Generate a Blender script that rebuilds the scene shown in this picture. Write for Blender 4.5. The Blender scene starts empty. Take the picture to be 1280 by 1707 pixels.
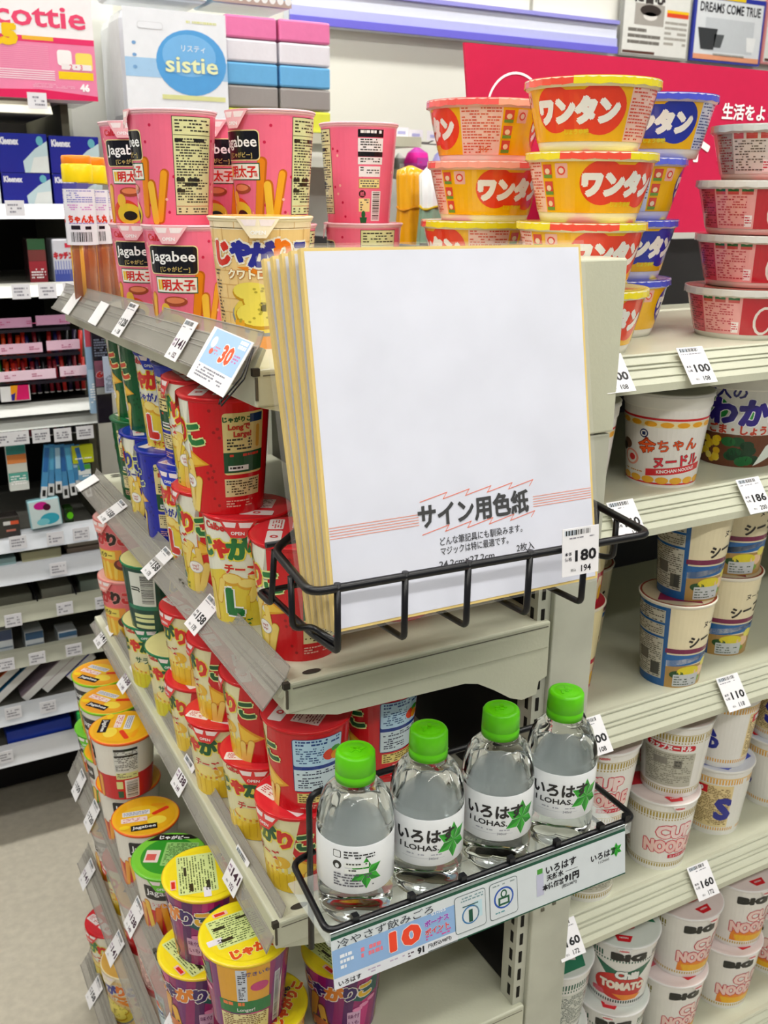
import bpy, bmesh, math, random
from mathutils import Vector, Matrix
random.seed(7)
SC = bpy.context.scene
COL = SC.collection
H = 1.36                                   # camera height above the floor
PI = math.pi

# ------------------------------------------------------------------ camera
# X runs along the aisle shelving, Y runs along the end-cap, Z is up
RX = Vector((0.87890399, -0.47690787, 0.00930921))
UP = Vector((0.14161766, 0.27952713, 0.94963626))
FW = Vector((0.45549118, 0.83332075, -0.31321608))
cam_d = bpy.data.cameras.new('camera')
cam_d.sensor_fit = 'VERTICAL'; cam_d.sensor_height = 36.0
cam_d.lens = 1615.0 / 1707.0 * 36.0
cam_d.dof.use_dof = True; cam_d.dof.focus_distance = .86; cam_d.dof.aperture_fstop = 15
cam_d.clip_start = 0.02; cam_d.clip_end = 60
cam = bpy.data.objects.new('camera', cam_d); COL.objects.link(cam)
cam.matrix_world = Matrix(((RX.x, UP.x, -FW.x, 0), (RX.y, UP.y, -FW.y, 0), (RX.z, UP.z, -FW.z, H), (0, 0, 0, 1)))
SC.camera = cam

# ------------------------------------------------------------------ world, lights, exposure
w = bpy.data.worlds.new('world'); SC.world = w; w.use_nodes = True
w.node_tree.nodes['Background'].inputs[0].default_value = (0.93, 0.97, 1.0, 1)
w.node_tree.nodes['Background'].inputs[1].default_value = 0.24
SC.view_settings.view_transform = 'Standard'; SC.view_settings.look = 'None'
SC.view_settings.gamma = 1.0; SC.view_settings.use_curve_mapping = False
SC.view_settings.exposure = 0.10
def area(name, loc, sx, sy, power, col=(1, .985, .95)):
    d = bpy.data.lights.new(name, 'AREA'); d.shape = 'RECTANGLE'; d.size = sx; d.size_y = sy
    d.energy = power; d.color = col
    o = bpy.data.objects.new(name, d); COL.objects.link(o); o.location = loc
    return o
CEIL = 2.75
LAMPS = [(x, y) for y in (-1.0, 0.35, 1.75) for x in (-0.9, 0.55, 2.0)]
for (x, y) in LAMPS:
    area('ceiling_tube_light', (x, y, CEIL - .075), 1.15, .16, 17.5)

# ------------------------------------------------------------------ materials
def lin(c):
    return c / 12.92 if c <= .04045 else ((c + .055) / 1.055) ** 2.4
def hx(s):
    if not isinstance(s, str): return tuple(s[:3])
    s = s.lstrip('#')
    if len(s) == 3: s = ''.join(q * 2 for q in s)
    return tuple(lin(int(s[i:i + 2], 16) / 255) for i in (0, 2, 4))
def mat(name, col=None, rough=.5, metal=0, spec=.5, coat=0, trans=0, ior=1.45, alpha=1, emit=0,
        attr=False, noise=0, nscale=30, bump=0, bscale=200):
    m = bpy.data.materials.new(name); m.use_nodes = True
    nt = m.node_tree; b = nt.nodes['Principled BSDF']; L = nt.links
    b.inputs['Roughness'].default_value = rough; b.inputs['Metallic'].default_value = metal
    b.inputs['Specular IOR Level'].default_value = spec; b.inputs['Coat Weight'].default_value = coat
    b.inputs['Coat Roughness'].default_value = .08
    b.inputs['Transmission Weight'].default_value = trans; b.inputs['IOR'].default_value = ior
    b.inputs['Alpha'].default_value = alpha
    src = None
    if attr:
        a = nt.nodes.new('ShaderNodeAttribute'); a.attribute_name = 'Col'; src = a.outputs['Color']
    else:
        c = hx(col); b.inputs['Base Color'].default_value = (*c, 1)
        r = nt.nodes.new('ShaderNodeRGB'); r.outputs[0].default_value = (*c, 1); src = r.outputs[0]
    if noise:
        tc = nt.nodes.new('ShaderNodeTexCoord'); n = nt.nodes.new('ShaderNodeTexNoise')
        n.inputs['Scale'].default_value = nscale; n.inputs['Detail'].default_value = 6
        L.new(tc.outputs['Object'], n.inputs['Vector'])
        mr = nt.nodes.new('ShaderNodeMapRange'); mr.inputs[1].default_value = .3; mr.inputs[2].default_value = .7
        mr.inputs[3].default_value = 1 - noise; mr.inputs[4].default_value = 1 + noise * .4
        L.new(n.outputs['Fac'], mr.inputs[0])
        hs = nt.nodes.new('ShaderNodeVectorMath'); hs.operation = 'SCALE'
        L.new(src, hs.inputs[0]); L.new(mr.outputs[0], hs.inputs['Scale']); src = hs.outputs[0]
    L.new(src, b.inputs['Base Color'])
    if emit:
        L.new(src, b.inputs['Emission Color']); b.inputs['Emission Strength'].default_value = emit
    if bump:
        tc = nt.nodes.new('ShaderNodeTexCoord'); n = nt.nodes.new('ShaderNodeTexNoise')
        n.inputs['Scale'].default_value = bscale; L.new(tc.outputs['Object'], n.inputs['Vector'])
        bp = nt.nodes.new('ShaderNodeBump'); bp.inputs['Strength'].default_value = bump; bp.inputs['Distance'].default_value = .002
        L.new(n.outputs['Fac'], bp.inputs['Height']); L.new(bp.outputs[0], b.inputs['Normal'])
    return m
M = dict(
    paper=mat('printed_paper', attr=True, rough=.42, spec=.4, noise=.03, nscale=60),
    gloss=mat('glossy_print', attr=True, rough=.22, spec=.5, coat=.15, noise=.03, nscale=50),
    film=mat('wrapped_print', attr=True, rough=.2, spec=.6, coat=.5, bump=.35, bscale=38, noise=.04, nscale=40),
    matte=mat('matte_surface', attr=True, rough=.7, spec=.3, noise=.06, nscale=20),
    plastic=mat('moulded_plastic', attr=True, rough=.3, spec=.5, noise=.02, nscale=80),
    metal=mat('painted_steel', '#cbccb6', rough=.36, spec=.4, noise=.07, nscale=9, bump=.08, bscale=300),
    metal2=mat('worn_painted_steel', '#c3c4b4', rough=.45, spec=.35, noise=.16, nscale=14),
    wire=mat('black_wire_coating', '#0b0b10', rough=.32, spec=.5, noise=.1, nscale=80),
    dark=mat('dark_shelf_back', '#1c1a1d', rough=.6, noise=.2, nscale=12),
    white=mat('white_wall_paint', '#e4e3d9', rough=.6, noise=.02, nscale=4),
    floor=mat('vinyl_floor', '#c3bcac', rough=.4, spec=.35, noise=.12, nscale=60),
    cap=mat('green_cap_plastic', '#61cf0a', rough=.33, spec=.5, noise=.03, nscale=90),
    pet=mat('water_bottle_plastic', '#f6fbfb', rough=.03, trans=1, ior=1.30, noise=.01, nscale=10),
    tube=mat('clear_tube_plastic', '#fff4ea', rough=.12, alpha=.05, spec=.5, noise=.02, nscale=10),
    rail=mat('clear_price_rail', '#b4b0a8', rough=.25, alpha=.48, spec=.6, noise=.05, nscale=25),
    sleeve=mat('clear_sleeve', '#ffffff', rough=.12, alpha=.06, spec=.6, noise=.02, nscale=10),
    tray=mat('clear_tray', '#e8efec', rough=.12, alpha=.3, spec=.7, noise=.02, nscale=10),
    frost=mat('frosted_bowl_plastic', '#f2efe6', rough=.25, spec=.5, alpha=.93, noise=.02, nscale=30),
    lamp=mat('lit_tube', '#fffdf5', emit=6),
    fix=mat('lamp_housing', '#eeeeee', rough=.4, noise=.02),
)

# ------------------------------------------------------------------ mesh helpers
class G:
    def __init__(s): s.v = []; s.f = []; s.c = []; s.sm = []
    def face(s, pts, col, sm=False):
        i = len(s.v); s.v += [tuple(p) for p in pts]; s.f.append(tuple(range(i, i + len(pts)))); s.c.append(hx(col)); s.sm.append(sm)
    def mesh(s, vs, fs, col, sm=False):
        i = len(s.v); s.v += [tuple(p) for p in vs]; c = hx(col)
        for f in fs: s.f.append(tuple(i + k for k in f)); s.c.append(c); s.sm.append(sm)
    def box(s, x0, x1, y0, y1, z0, z1, col='#fff'):
        v = [(x, y, z) for z in (z0, z1) for y in (y0, y1) for x in (x0, x1)]
        s.mesh(v, [(0, 2, 3, 1), (4, 5, 7, 6), (0, 1, 5, 4), (2, 6, 7, 3), (0, 4, 6, 2), (1, 3, 7, 5)], col)
    def hexa(s, a, b, col='#fff'):
        """two matching quads a, b joined into a block"""
        s.mesh(list(a) + list(b), [(3, 2, 1, 0), (4, 5, 6, 7), (0, 1, 5, 4), (1, 2, 6, 5), (2, 3, 7, 6), (3, 0, 4, 7)], col)
    def lathe(s, prof, n=40, col='#fff', cols=None, close=False, mod=None, sm=True):
        """prof: list of (r, z); cols: colour per band"""
        c0 = hx(col); base = len(s.v)
        for (r, z) in prof:
            for k in range(n):
                a = 2 * PI * k / n; rr = r * (mod(a, z) if mod else 1)
                s.v.append((rr * math.cos(a), rr * math.sin(a), z))
        for j in range(len(prof) - 1):
            cc = hx(cols[j]) if cols else c0
            for k in range(n):
                k2 = (k + 1) % n
                s.f.append((base + j * n + k, base + j * n + k2, base + (j + 1) * n + k2, base + (j + 1) * n + k)); s.c.append(cc); s.sm.append(sm)
        if close:
            s.f.append(tuple(base + k for k in reversed(range(n)))); s.c.append(c0); s.sm.append(False)
            s.f.append(tuple(base + (len(prof) - 1) * n + k for k in range(n))); s.c.append(c0); s.sm.append(False)
    def tube(s, pts, r, n=8, col='#fff', loop=False):
        P = [Vector(p) for p in pts]; m = len(P); base = len(s.v); c = hx(col); up = None
        for i, p in enumerate(P):
            if loop: d = (P[(i + 1) % m] - P[i - 1])
            else: d = P[min(i + 1, m - 1)] - P[max(i - 1, 0)]
            d.normalize()
            if up is None: up = d.orthogonal().normalized()
            up = (up - d * up.dot(d))
            if up.length < 1e-5: up = d.orthogonal()
            up.normalize(); q = d.cross(up)
            for k in range(n):
                a = 2 * PI * k / n; s.v.append(tuple(p + up * (r * math.cos(a)) + q * (r * math.sin(a))))
        for i in range(m if loop else m - 1):
            j = (i + 1) % m
            for k in range(n):
                k2 = (k + 1) % n
                s.f.append((base + i * n + k, base + i * n + k2, base + j * n + k2, base + j * n + k)); s.c.append(c); s.sm.append(True)
        if not loop:
            s.f.append(tuple(base + k for k in reversed(range(n)))); s.c.append(c); s.sm.append(False)
            s.f.append(tuple(base + (m - 1) * n + k for k in range(n))); s.c.append(c); s.sm.append(False)
    def prism(s, poly, z0, z1, col='#fff', ax='z'):
        f = {'z': lambda a, b, h: (a, b, h), 'y': lambda a, b, h: (a, h, b), 'x': lambda a, b, h: (h, a, b)}[ax]
        n = len(poly)
        s.mesh([f(a, b, z0) for a, b in poly] + [f(a, b, z1) for a, b in poly],
               [tuple(reversed(range(n))), tuple(range(n, 2 * n))] + [(k, (k + 1) % n, n + (k + 1) % n, n + k) for k in range(n)], col)
    def data(s, name):
        me = bpy.data.meshes.new(name); me.from_pydata(s.v, [], s.f); me.update()
        at = me.color_attributes.new('Col', 'FLOAT_COLOR', 'CORNER'); buf = []
        for p, c in zip(me.polygons, s.c): buf += [c[0], c[1], c[2], 1.0] * p.loop_total
        at.data.foreach_set('color', buf)
        me.polygons.foreach_set('use_smooth', s.sm)
        return me

def obj(name, g, m, parent=None, loc=None, bevel=0):
    me = g.data(name); me.materials.append(M[m] if isinstance(m, str) else m)
    o = bpy.data.objects.new(name, me); COL.objects.link(o)
    if parent: o.parent = parent
    if loc: o.location = loc
    if bevel:
        md = o.modifiers.new('bevel', 'BEVEL'); md.width = bevel; md.segments = 2; md.limit_method = 'ANGLE'
    return o
def tag(o, label, cat, group=None, kind=None):
    o['label'] = label; o['category'] = cat
    if group: o['group'] = group
    if kind: o['kind'] = kind
    return o
def thing(name, loc, rz=0):
    o = bpy.data.objects.new(name, None); COL.objects.link(o); o.location = loc; o.rotation_euler = (0, 0, rz); o.empty_display_size = .02
    return o
def struct(name, g, m):
    o = obj(name, g, m); o['kind'] = 'structure'; return o
def dup(root, name=None):
    r = root.copy(); COL.objects.link(r)
    for ch in list(root.children):
        c = ch.copy(); COL.objects.link(c); c.parent = r
        for q in list(ch.children):
            d = q.copy(); COL.objects.link(d); d.parent = c
    return r

def ray(u, v):
    d = RX * ((u - 640) / 1615) - UP * ((v - 853.5) / 1615) + FW
    return d
def at_y(u, v, y): r = ray(u, v); return Vector((r.x, r.y, r.z)) * (y / r.y) + Vector((0, 0, H))
def at_x(u, v, x): r = ray(u, v); return r * (x / r.x) + Vector((0, 0, H))

# ------------------------------------------------------------------ flat print drawn on cups, cards and labels
_tc = {}
def text2d(s, size, off=0, sx=1.0):
    key = (s, off)
    if key not in _tc:
        c = bpy.data.curves.new('lettering', 'FONT'); c.body = s; c.size = 1; c.resolution_u = 2; c.offset = off
        o = bpy.data.objects.new('lettering', c); me = o.to_mesh()
        vs = [(v.co.x, v.co.y) for v in me.vertices]; fs = [tuple(p.vertices) for p in me.polygons]
        o.to_mesh_clear(); bpy.data.objects.remove(o); bpy.data.curves.remove(c)
        if off == 0 or (s, 0) not in _tc:
            xs = [v[0] for v in vs] or [0]; ys = [v[1] for v in vs] or [0]
            ctr = ((min(xs) + max(xs)) / 2, (min(ys) + max(ys)) / 2)
        else: ctr = _tc[(s, 0)][2]
        _tc[key] = (vs, fs, ctr)
    vs, fs, (cx, cy) = _tc[key]
    return [((x - cx) * size * sx, (y - cy) * size) for x, y in vs], fs
def clipx(poly, xa, xb):
    for s, lim in ((1, xa), (-1, xb)):
        out = []; n = len(poly)
        for i in range(n):
            p, q = poly[i], poly[(i + 1) % n]; dp = s * (p[0] - lim); dq = s * (q[0] - lim)
            if dp >= 0: out.append(p)
            if (dp >= 0) != (dq >= 0):
                t = dp / (dp - dq); out.append((lim, p[1] + (q[1] - p[1]) * t))
        poly = out
        if len(poly) < 3: return []
    return poly
class D:
    """flat print in millimetres; mp maps (x, y, lift) to 3D"""
    def __init__(s, g, mp, strip=0, lift=.12): s.g = g; s.mp = mp; s.strip = strip; s.lift = lift
    def raw(s, poly, col, lay):
        L = lay * s.lift
        xs = [p[0] for p in poly]
        if s.strip and max(xs) - min(xs) > s.strip * 1.2:
            k = math.floor(min(xs) / s.strip)
            while k * s.strip < max(xs):
                c = clipx(poly, k * s.strip, (k + 1) * s.strip)
                if len(c) >= 3: s.g.face([s.mp(x, y, L) for x, y in c], col)
                k += 1
        else: s.g.face([s.mp(x, y, L) for x, y in poly], col)
    def R(s, x0, x1, y0, y1, col, lay=1): s.raw([(x0, y0), (x1, y0), (x1, y1), (x0, y1)], col, lay)
    def P(s, pts, col, lay=1):
        # ear-free: fan for convex outlines only
        s.raw(pts, col, lay)
    def E(s, cx, cy, rx, ry, col, lay=1, n=20, rot=0):
        c, q = math.cos(rot), math.sin(rot); pts = []
        for k in range(n):
            a = 2 * PI * k / n; x, y = rx * math.cos(a), ry * math.sin(a); pts.append((cx + x * c - y * q, cy + x * q + y * c))
        s.raw(pts, col, lay)
    def RR(s, x0, x1, y0, y1, r, col, lay=1):
        pts = []
        for (cx, cy, a0) in ((x1 - r, y0 + r, -90), (x1 - r, y1 - r, 0), (x0 + r, y1 - r, 90), (x0 + r, y0 + r, 180)):
            for k in range(4):
                a = math.radians(a0 + 30 * k); pts.append((cx + r * math.cos(a), cy + r * math.sin(a)))
        s.raw(pts, col, lay)
    def CAP(s, x, y, L, wd, ang, col, lay=1):
        """a rounded potato stick"""
        a = math.radians(ang); dx, dy = math.sin(a), math.cos(a); px, py = dy, -dx; h = wd / 2; L2 = L / 2 - h
        pts = []
        for k in range(7):
            t = PI * k / 6; pts.append((x + dx * (L2 + h * math.sin(t)) + px * h * math.cos(t), y + dy * (L2 + h * math.sin(t)) + py * h * math.cos(t)))
        for k in range(7):
            t = PI * k / 6; pts.append((x - dx * (L2 + h * math.sin(t)) - px * h * math.cos(t), y - dy * (L2 + h * math.sin(t)) - py * h * math.cos(t)))
        s.raw(pts, col, lay)
    def T(s, st, cx, cy, size, col, out=None, ow=.06, lay=3, rot=0, sx=1.0, bold=.012, w=None):
        c, q = math.cos(math.radians(rot)), math.sin(math.radians(rot))
        todo = ([(out, ow + bold, lay)] if out else []) + [(col, bold, lay + 1)]
        if w:
            vs, fs = text2d(st, size, 0, 1); xs = [v[0] for v in vs]; sx = w / max(1e-6, max(xs) - min(xs))
        for cc, off, ly in todo:
            base = min(off, .022); ex_ = (off - base) * size
            vs, fs = text2d(st, size, base, sx)
            sh = [(0, 0)] + ([(ex_ * math.cos(PI * k / 3 + .26), ex_ * math.sin(PI * k / 3 + .26)) for k in range(6)] if ex_ > .05 else [])
            for kk, (ox_, oy_) in enumerate(sh):
                tv = [(cx + ox_ + x * c - y * q, cy + oy_ + x * q + y * c) for x, y in vs]
                for f in fs: s.raw([tv[i] for i in f], cc, ly + kk * .135)
    def MT(s, x0, x1, y0, y1, fg, pitch=2.6, h=1.3, lay=2, seed=1, dens=.8, mn=1.2, mx=4.5):
        """lines of print too small to read"""
        rnd = random.Random(seed); y = y1 - pitch * .8
        while y > y0 + .3:
            x = x0 + .6; end = x1 - .6 if rnd.random() < .75 else x0 + (x1 - x0) * rnd.uniform(.4, .95)
            while x < end:
                L = min(rnd.uniform(mn, mx), end - x)
                if rnd.random() < dens and L > .4: s.R(x, x + L, y, y + h, fg, lay)
                x += L + rnd.uniform(.5, 1.1)
            y -= pitch
    def BAR(s, x0, x1, y0, y1, vert=False, lay=2, seed=3, fg='#222'):
        rnd = random.Random(seed); a, b = (y0, y1) if vert else (x0, x1); p = a
        while p < b:
            t = rnd.choice((.4, .6, 1.0, 1.3))
            if vert: s.R(x0, x1, p, min(p + t, b), fg, lay)
            else: s.R(p, min(p + t, b), y0, y1, fg, lay)
            p += t + rnd.choice((.5, .8, 1.1))

def cone_map(rb, rt, h, bulge=0):
    rm = (rb + rt) / 2 * 1000
    def mp(x, y, L):
        z = y / 1000; r = rb + (rt - rb) * z / h + L / 1000; a = x / rm
        return (r * math.cos(a), r * math.sin(a), z)
    return mp
def flat_map(o, ex, ey, en):
    o, ex, ey, en = Vector(o), Vector(ex), Vector(ey), Vector(en)
    def mp(x, y, L): return tuple(o + ex * (x / 1000) + ey * (y / 1000) + en * (L / 1000))
    return mp

# ================================================================== the setting
FL = 'floor'
g = G(); g.box(-3, 4.5, -3, 3.2, -.1, 0, '#fff'); struct('floor', g, 'floor')
g = G(); g.box(-3, 4.5, 2.42, 2.55, 0, CEIL, '#fff'); struct('wall_back', g, 'white')
g = G(); g.box(-3, 4.5, -3, 3.2, CEIL, CEIL + .1, '#fff'); struct('ceiling', g, 'white')
# light strip with violet edges running along the back wall
g = G(); za, zb = H + .472, H + .386
g.box(1.03, 2.05, 2.385, 2.418, zb, za, '#dfe3f2'); g.box(1.03, 2.05, 2.375, 2.386, zb, zb + .018, '#6f69d6'); g.box(1.03, 2.05, 2.38, 2.386, zb + .018, zb + .04, '#b9bcec')
g.box(1.03, 2.05, 2.375, 2.386, za - .010, za, '#9a97e0'); struct('trim_1', g, 'plastic')
g = G(); g.box(1.765, 1.769, 2.412, 2.4195, .9, CEIL, '#a8a79c'); struct('trim_2', g, 'matte')
# wall column between the left unit and the roll packs
g = G(); g.box(.46, .56, 2.2, 2.42, 0, 2.6, '#dfe0d6'); struct('trim_3', g, 'matte')
for i, (x, y) in enumerate(LAMPS):
    t = thing('ceiling_lamp', (x, y, CEIL - .06)); tag(t, 'long white ceiling lamp, %s column of the %s row' % (('left', 'middle', 'right')[i % 3], ('rear', 'middle', 'wall side')[i // 3]), 'lamp', 'ceiling lamps in rows')
    g = G(); g.box(-.6, .6, -.09, .09, .0, .06); obj('housing', g, 'fix', t)
    for dy in (-.045, .045):
        g = G(); g.tube([(-.57, dy, -.012), (.57, dy, -.012)], .011, 8); obj('lamp_tube', g, 'lamp', t)

def xf(loc, dirx, dirup):
    return loc
# ================================================================== end-cap unit
# post facing the camera with its cover
post = thing('shelf_post', (.605, .7, 0)); tag(post, 'pale steel shelf post standing between the snack end-cap and the noodle shelves', 'post')
g = G(); g.box(-.027, .027, 0, .022, 0, H - .22); obj('post_face', g, 'metal2', post, bevel=.0015)
g = G(); g.box(-.027, .029, -.002, .06, H - .218, H - .055); obj('post_cover', g, 'metal', post, bevel=.002)
g = G(); g.box(-.043, -.0275, .006, .03, 0, H - .06); obj('slotted_channel', g, 'metal2', post)
g = G()
for k in range(50):
    z = .05 + k * .025
    g.box(-.0435, -.0428, .012, .017, z, z + .015, '#15130f'); g.box(-.0385, -.0345, .0052, .0062, z, z + .015, '#15130f')
o = obj('slot', g, 'matte', post); o['kind'] = 'stuff'
g = G(); g.box(.0, .004, -.0015, .0, H - .765, H - .761, '#6d6a5c'); g.box(-.016, -.012, -.0015, .0, H - .768, H - .764, '#6d6a5c'); obj('screw_hole', g, 'matte', post)
g = G(); g.box(.6, .612, .725, 1.44, .06, H - .06); o = obj('back_panel', g, 'dark'); o['kind'] = 'structure'; o.name = 'trim_4'
post2 = thing('shelf_post', (.605, 1.462, 0)); tag(post2, 'pale steel shelf post at the far end of the snack end-cap', 'post')
g = G(); g.box(-.027, .027, -.02, 0, 0, H - .055); obj('post_face', g, 'metal2', post2)

Y0, Y1 = .70, 1.44
def ys(a, b, y): return a + (b - a) * (y - Y0) / (Y1 - Y0)
# name, near z, far z, front x, rail top near/far (x,z), rail bottom near/far
SH = [
    ('top', -.131, -.148, .268, (.274, -.113), (.269, -.136), (.254, -.143), (.250, -.159)),
    ('second', -.407, -.409, .287, (.289, -.403), (.289, -.4085), (.266, -.430), (.2605, -.4216)),
    ('third', -.655, -.636, .270, (.279, -.667 + .014), (.285, -.632), (.262, -.690), (.262, -.650)),
    ('fourth', -.895, -.889, .222, (.229, -.888), (.222, -.874), (.207, -.922), (.205, -.906)),
    ('fifth', -1.072, -1.068, .222, (.224, -1.062), (.222, -1.053), (.206, -1.085), (.205, -1.079)),
    ('bottom', -1.285, -1.282, .205, (.21, -1.27), (.208, -1.264), (.193, -1.292), (.192, -1.286)),
]
def zs(i, y): return H + ys(SH[i][1], SH[i][2], y)
for i, (nm, zn, zf, xfnt, tn, tf, bn, bf) in enumerate(SH):
    t = thing('endcap_shelf', (xfnt, Y0, H + zn)); ox, oy, oz = xfnt, Y0, H + zn
    tag(t, {'top': 'ivory steel shelf at the top of the end-cap under the pink snack cups',
            'second': 'ivory steel shelf second from the top of the end-cap, carrying the tall snack cups',
            'third': 'ivory steel shelf third from the top of the end-cap, level with the water bottles',
            'fourth': 'ivory steel shelf fourth from the top carrying cups with yellow and orange lids',
            'fifth': 'ivory steel shelf fifth from the top, mostly hidden at lower left',
            'bottom': 'lowest ivory steel shelf of the end-cap just above the floor'}[nm], 'shelf')
    dz = zf - zn; xr = .575 - ox
    g = G(); L = Y1 - Y0
    g.hexa([(0, 0, -.03), (xr, 0, -.03), (xr, L, -.03 + dz), (0, L, -.03 + dz)], [(0, 0, 0), (xr, 0, 0), (xr, L, dz), (0, L, dz)])
    obj('shelf_board', g, 'metal', t, bevel=.002)
    g = G(); g.mesh([(.006, -.0015, -.004), (xr - .004, -.0015, -.004), (xr - .004, -.0015, -.0052), (.006, -.0015, -.0052)], [(0, 3, 2, 1)], '#6a675b')
    obj('edge_seam', g, 'matte', t)
    # side bracket with its curved underside
    for yy, dd in ((.001, 0), (L - .003, dz)):
        poly = [(.004, -.03), (.05, -.043), (xr - .10, -.046), (xr - .085, -.05), (xr - .065, -.062), (xr - .045, -.076), (xr - .03, -.082), (xr - .012, -.08), (xr - .01, -.066), (xr, -.062), (xr, -.028)]
        g = G(); g.prism([(a, b + dd) for a, b in poly], yy, yy + .002, '#fff', 'y'); obj('bracket', g, 'metal', t)
    g = G()
    for (ax, ay) in ((.03, .012), (.03, L - .02)):
        v = [(ax + .009 * math.cos(2 * PI * k / 14), ay + .004 * math.sin(2 * PI * k / 14), .0006) for k in range(14)]; g.mesh(v, [tuple(range(14))], '#3a3630')
    g.box(-.002, .004, -.0006, .004, -.005, .001, '#3b362f'); g.box(0, .002, -.001, .001, -.024, -.006, '#5a5448')
    obj('hook_slot', g, 'matte', t)['kind'] = 'stuff'
    # the clear price rail on the front edge, tilted outwards
    P = [Vector((tn[0] - ox, .005, tn[1] - zn)), Vector((tf[0] - ox, L, tf[1] - zn)), Vector((bf[0] - ox, L, bf[1] - zn)), Vector((bn[0] - ox, .005, bn[1] - zn))]
    nrm = (P[1] - P[0]).cross(P[3] - P[0]).normalized()
    if nrm.x > 0: nrm = -nrm
    g = G(); q = nrm * .0012; up = Vector((.004, 0, .010))
    g.hexa([tuple(p - q) for p in P], [tuple(p) for p in P])
    g.hexa([tuple(P[0] - q), tuple(P[1] - q), tuple(P[1] + up - q), tuple(P[0] + up - q)], [tuple(P[0]), tuple(P[1]), tuple(P[1] + up), tuple(P[0] + up)])
    pr = obj('price_rail', g, 'rail', t)
    g = G()
    for f in (.06, .3, .42, .94):
        a = P[0].lerp(P[3], f) + nrm * .0006; b = P[1].lerp(P[2], f) + nrm * .0006
        g.tube([tuple(a), tuple(b)], .0007, 5, '#fff')
    g.tube([tuple(P[0] + up), tuple(P[1] + up)], .0008, 5, '#fff'); g.tube([tuple(P[0]), tuple(P[3])], .0007, 5)
    obj('rail_ridge', g, 'rail', pr)
    # painted front lip behind the rail
    g = G(); g.hexa([tuple(P[0] - nrm * .004), tuple(P[1] - nrm * .004), tuple(P[1].lerp(P[2], .5) - nrm * .006), tuple(P[0].lerp(P[3], .5) - nrm * .006)],
                    [tuple(P[0] - nrm * .007), tuple(P[1] - nrm * .007), tuple(P[1].lerp(P[2], .5) - nrm * .01), tuple(P[0].lerp(P[3], .5) - nrm * .01)])
    obj('front_lip', g, 'metal', t)
    if i > 0:
        g = G()
        for fy in (.36, .375):
            a = P[0].lerp(P[1], fy).lerp(P[3].lerp(P[2], fy), .3) + nrm * .001
            g.box(a.x - .002, a.x + .002, a.y - .003, a.y + .003, a.z - .002, a.z + .002, '#55524a')
        obj('rail_slot', g, 'matte', pr)['kind'] = 'stuff'

def write_tag(nm, o, ex, ey, w, h, big, small, label, group, seed=0, col='#1b1a1d', pink=False, parent_cat='price tag', blank=False):
    """card whose lower-left corner frame is o with unit axes ex, ey"""
    ex = Vector(ex).normalized(); ey = Vector(ey).normalized(); en = ex.cross(ey).normalized()
    g = G(); P = [o - ex * w / 2 - ey * h / 2, o + ex * w / 2 - ey * h / 2, o + ex * w / 2 + ey * h / 2, o - ex * w / 2 + ey * h / 2]
    g.hexa([tuple(p) for p in P], [tuple(p + en * .0006) for p in P], '#f2f0f2' if not blank else '#eceaea')
    W, Hh = w * 1000, h * 1000
    d = D(g, flat_map(o + en * .0006, ex, ey, en), 0, .08)
    if not blank:
        d.R(-W / 2 + 2, -W / 2 + 13, Hh / 2 - 5.5, Hh / 2 - 1.5, '#cfd8e2', 1); d.BAR(-W / 2 + 3, W / 2 - 8, Hh / 2 - 5.5, Hh / 2 - 1.5, seed=seed)
        d.MT(-W / 2 + 2, W / 2 - 4, Hh / 2 - 11, Hh / 2 - 6.5, '#8a8790', seed=seed, pitch=2.4, h=1)
        d.T('本体', -W * .34, -Hh * .03, 3.4, '#7c3a78' if pink else '#33313a', lay=1)
        d.T('価格', -W * .34, -Hh * .14, 3.4, '#7c3a78' if pink else '#33313a', lay=1)
        if big: d.T(big, W * .14, -Hh * .09, 12, '#3a1230' if pink else col, lay=1, bold=.035, w=W * .56 if len(big) > 2 else None)
        if small: d.T(small, W * .15, -Hh * .37, 7.2, '#4a2040' if pink else col, lay=1, bold=.02)
        d.T('税込', -W * .2, -Hh * .38, 2.6, '#777', lay=1)
    t = obj(nm, g, 'paper'); tag(t, label, parent_cat, group); return t

ORD = ['', 'nearest', 'second', 'third', 'fourth', 'fifth']
def rail_tag(i, u, v, big, small, label, w=.034, h=.041, pink=False, blank=False, f=.5):
    nm, zn, zf, xfnt, tn, tf, bn, bf = SH[i]
    r = ray(u, v); y = .27 * r.y / r.x
    for _ in range(4):
        xm = ((ys(tn[0], tf[0], y) + ys(bn[0], bf[0], y)) / 2); y = min(xm * r.y / r.x, 1.418)
    top = Vector((ys(tn[0], tf[0], y), y, H + ys(tn[1], tf[1], y))); bot = Vector((ys(bn[0], bf[0], y), y, H + ys(bn[1], bf[1], y)))
    ey = (top - bot).normalized(); ex = Vector((0, -1, 0)); en = ex.cross(ey).normalized()
    c = bot.lerp(top, f) + en * .0025
    return write_tag('price_tag', c, ex, ey, w, h, big, small, label, 'price tags on the end-cap rails', seed=int(u), pink=pink, blank=blank)
rail_tag(0, 122, 512, '', '', 'blank white slip at the far end of the top end-cap rail', w=.045, h=.03, blank=True)
rail_tag(0, 168, 532, '', '', 'faded blank slip, second from the far end of the top end-cap rail', w=.04, h=.03, blank=True)
rail_tag(0, 210, 548, '128', '138', 'small price tag in the middle of the top end-cap rail', f=.6)
rail_tag(0, 305, 585, '141', '152', 'pink-tinted price tag 141 just left of the light blue 30-yen card', pink=True, f=.55)
rail_tag(1, 133, 814, '', '', 'blank white slip at the far end of the second end-cap rail', w=.035, h=.032, blank=True)
rail_tag(1, 189, 851, '158', '170', 'small price tag 158, farthest of the three on the second rail')
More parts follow.
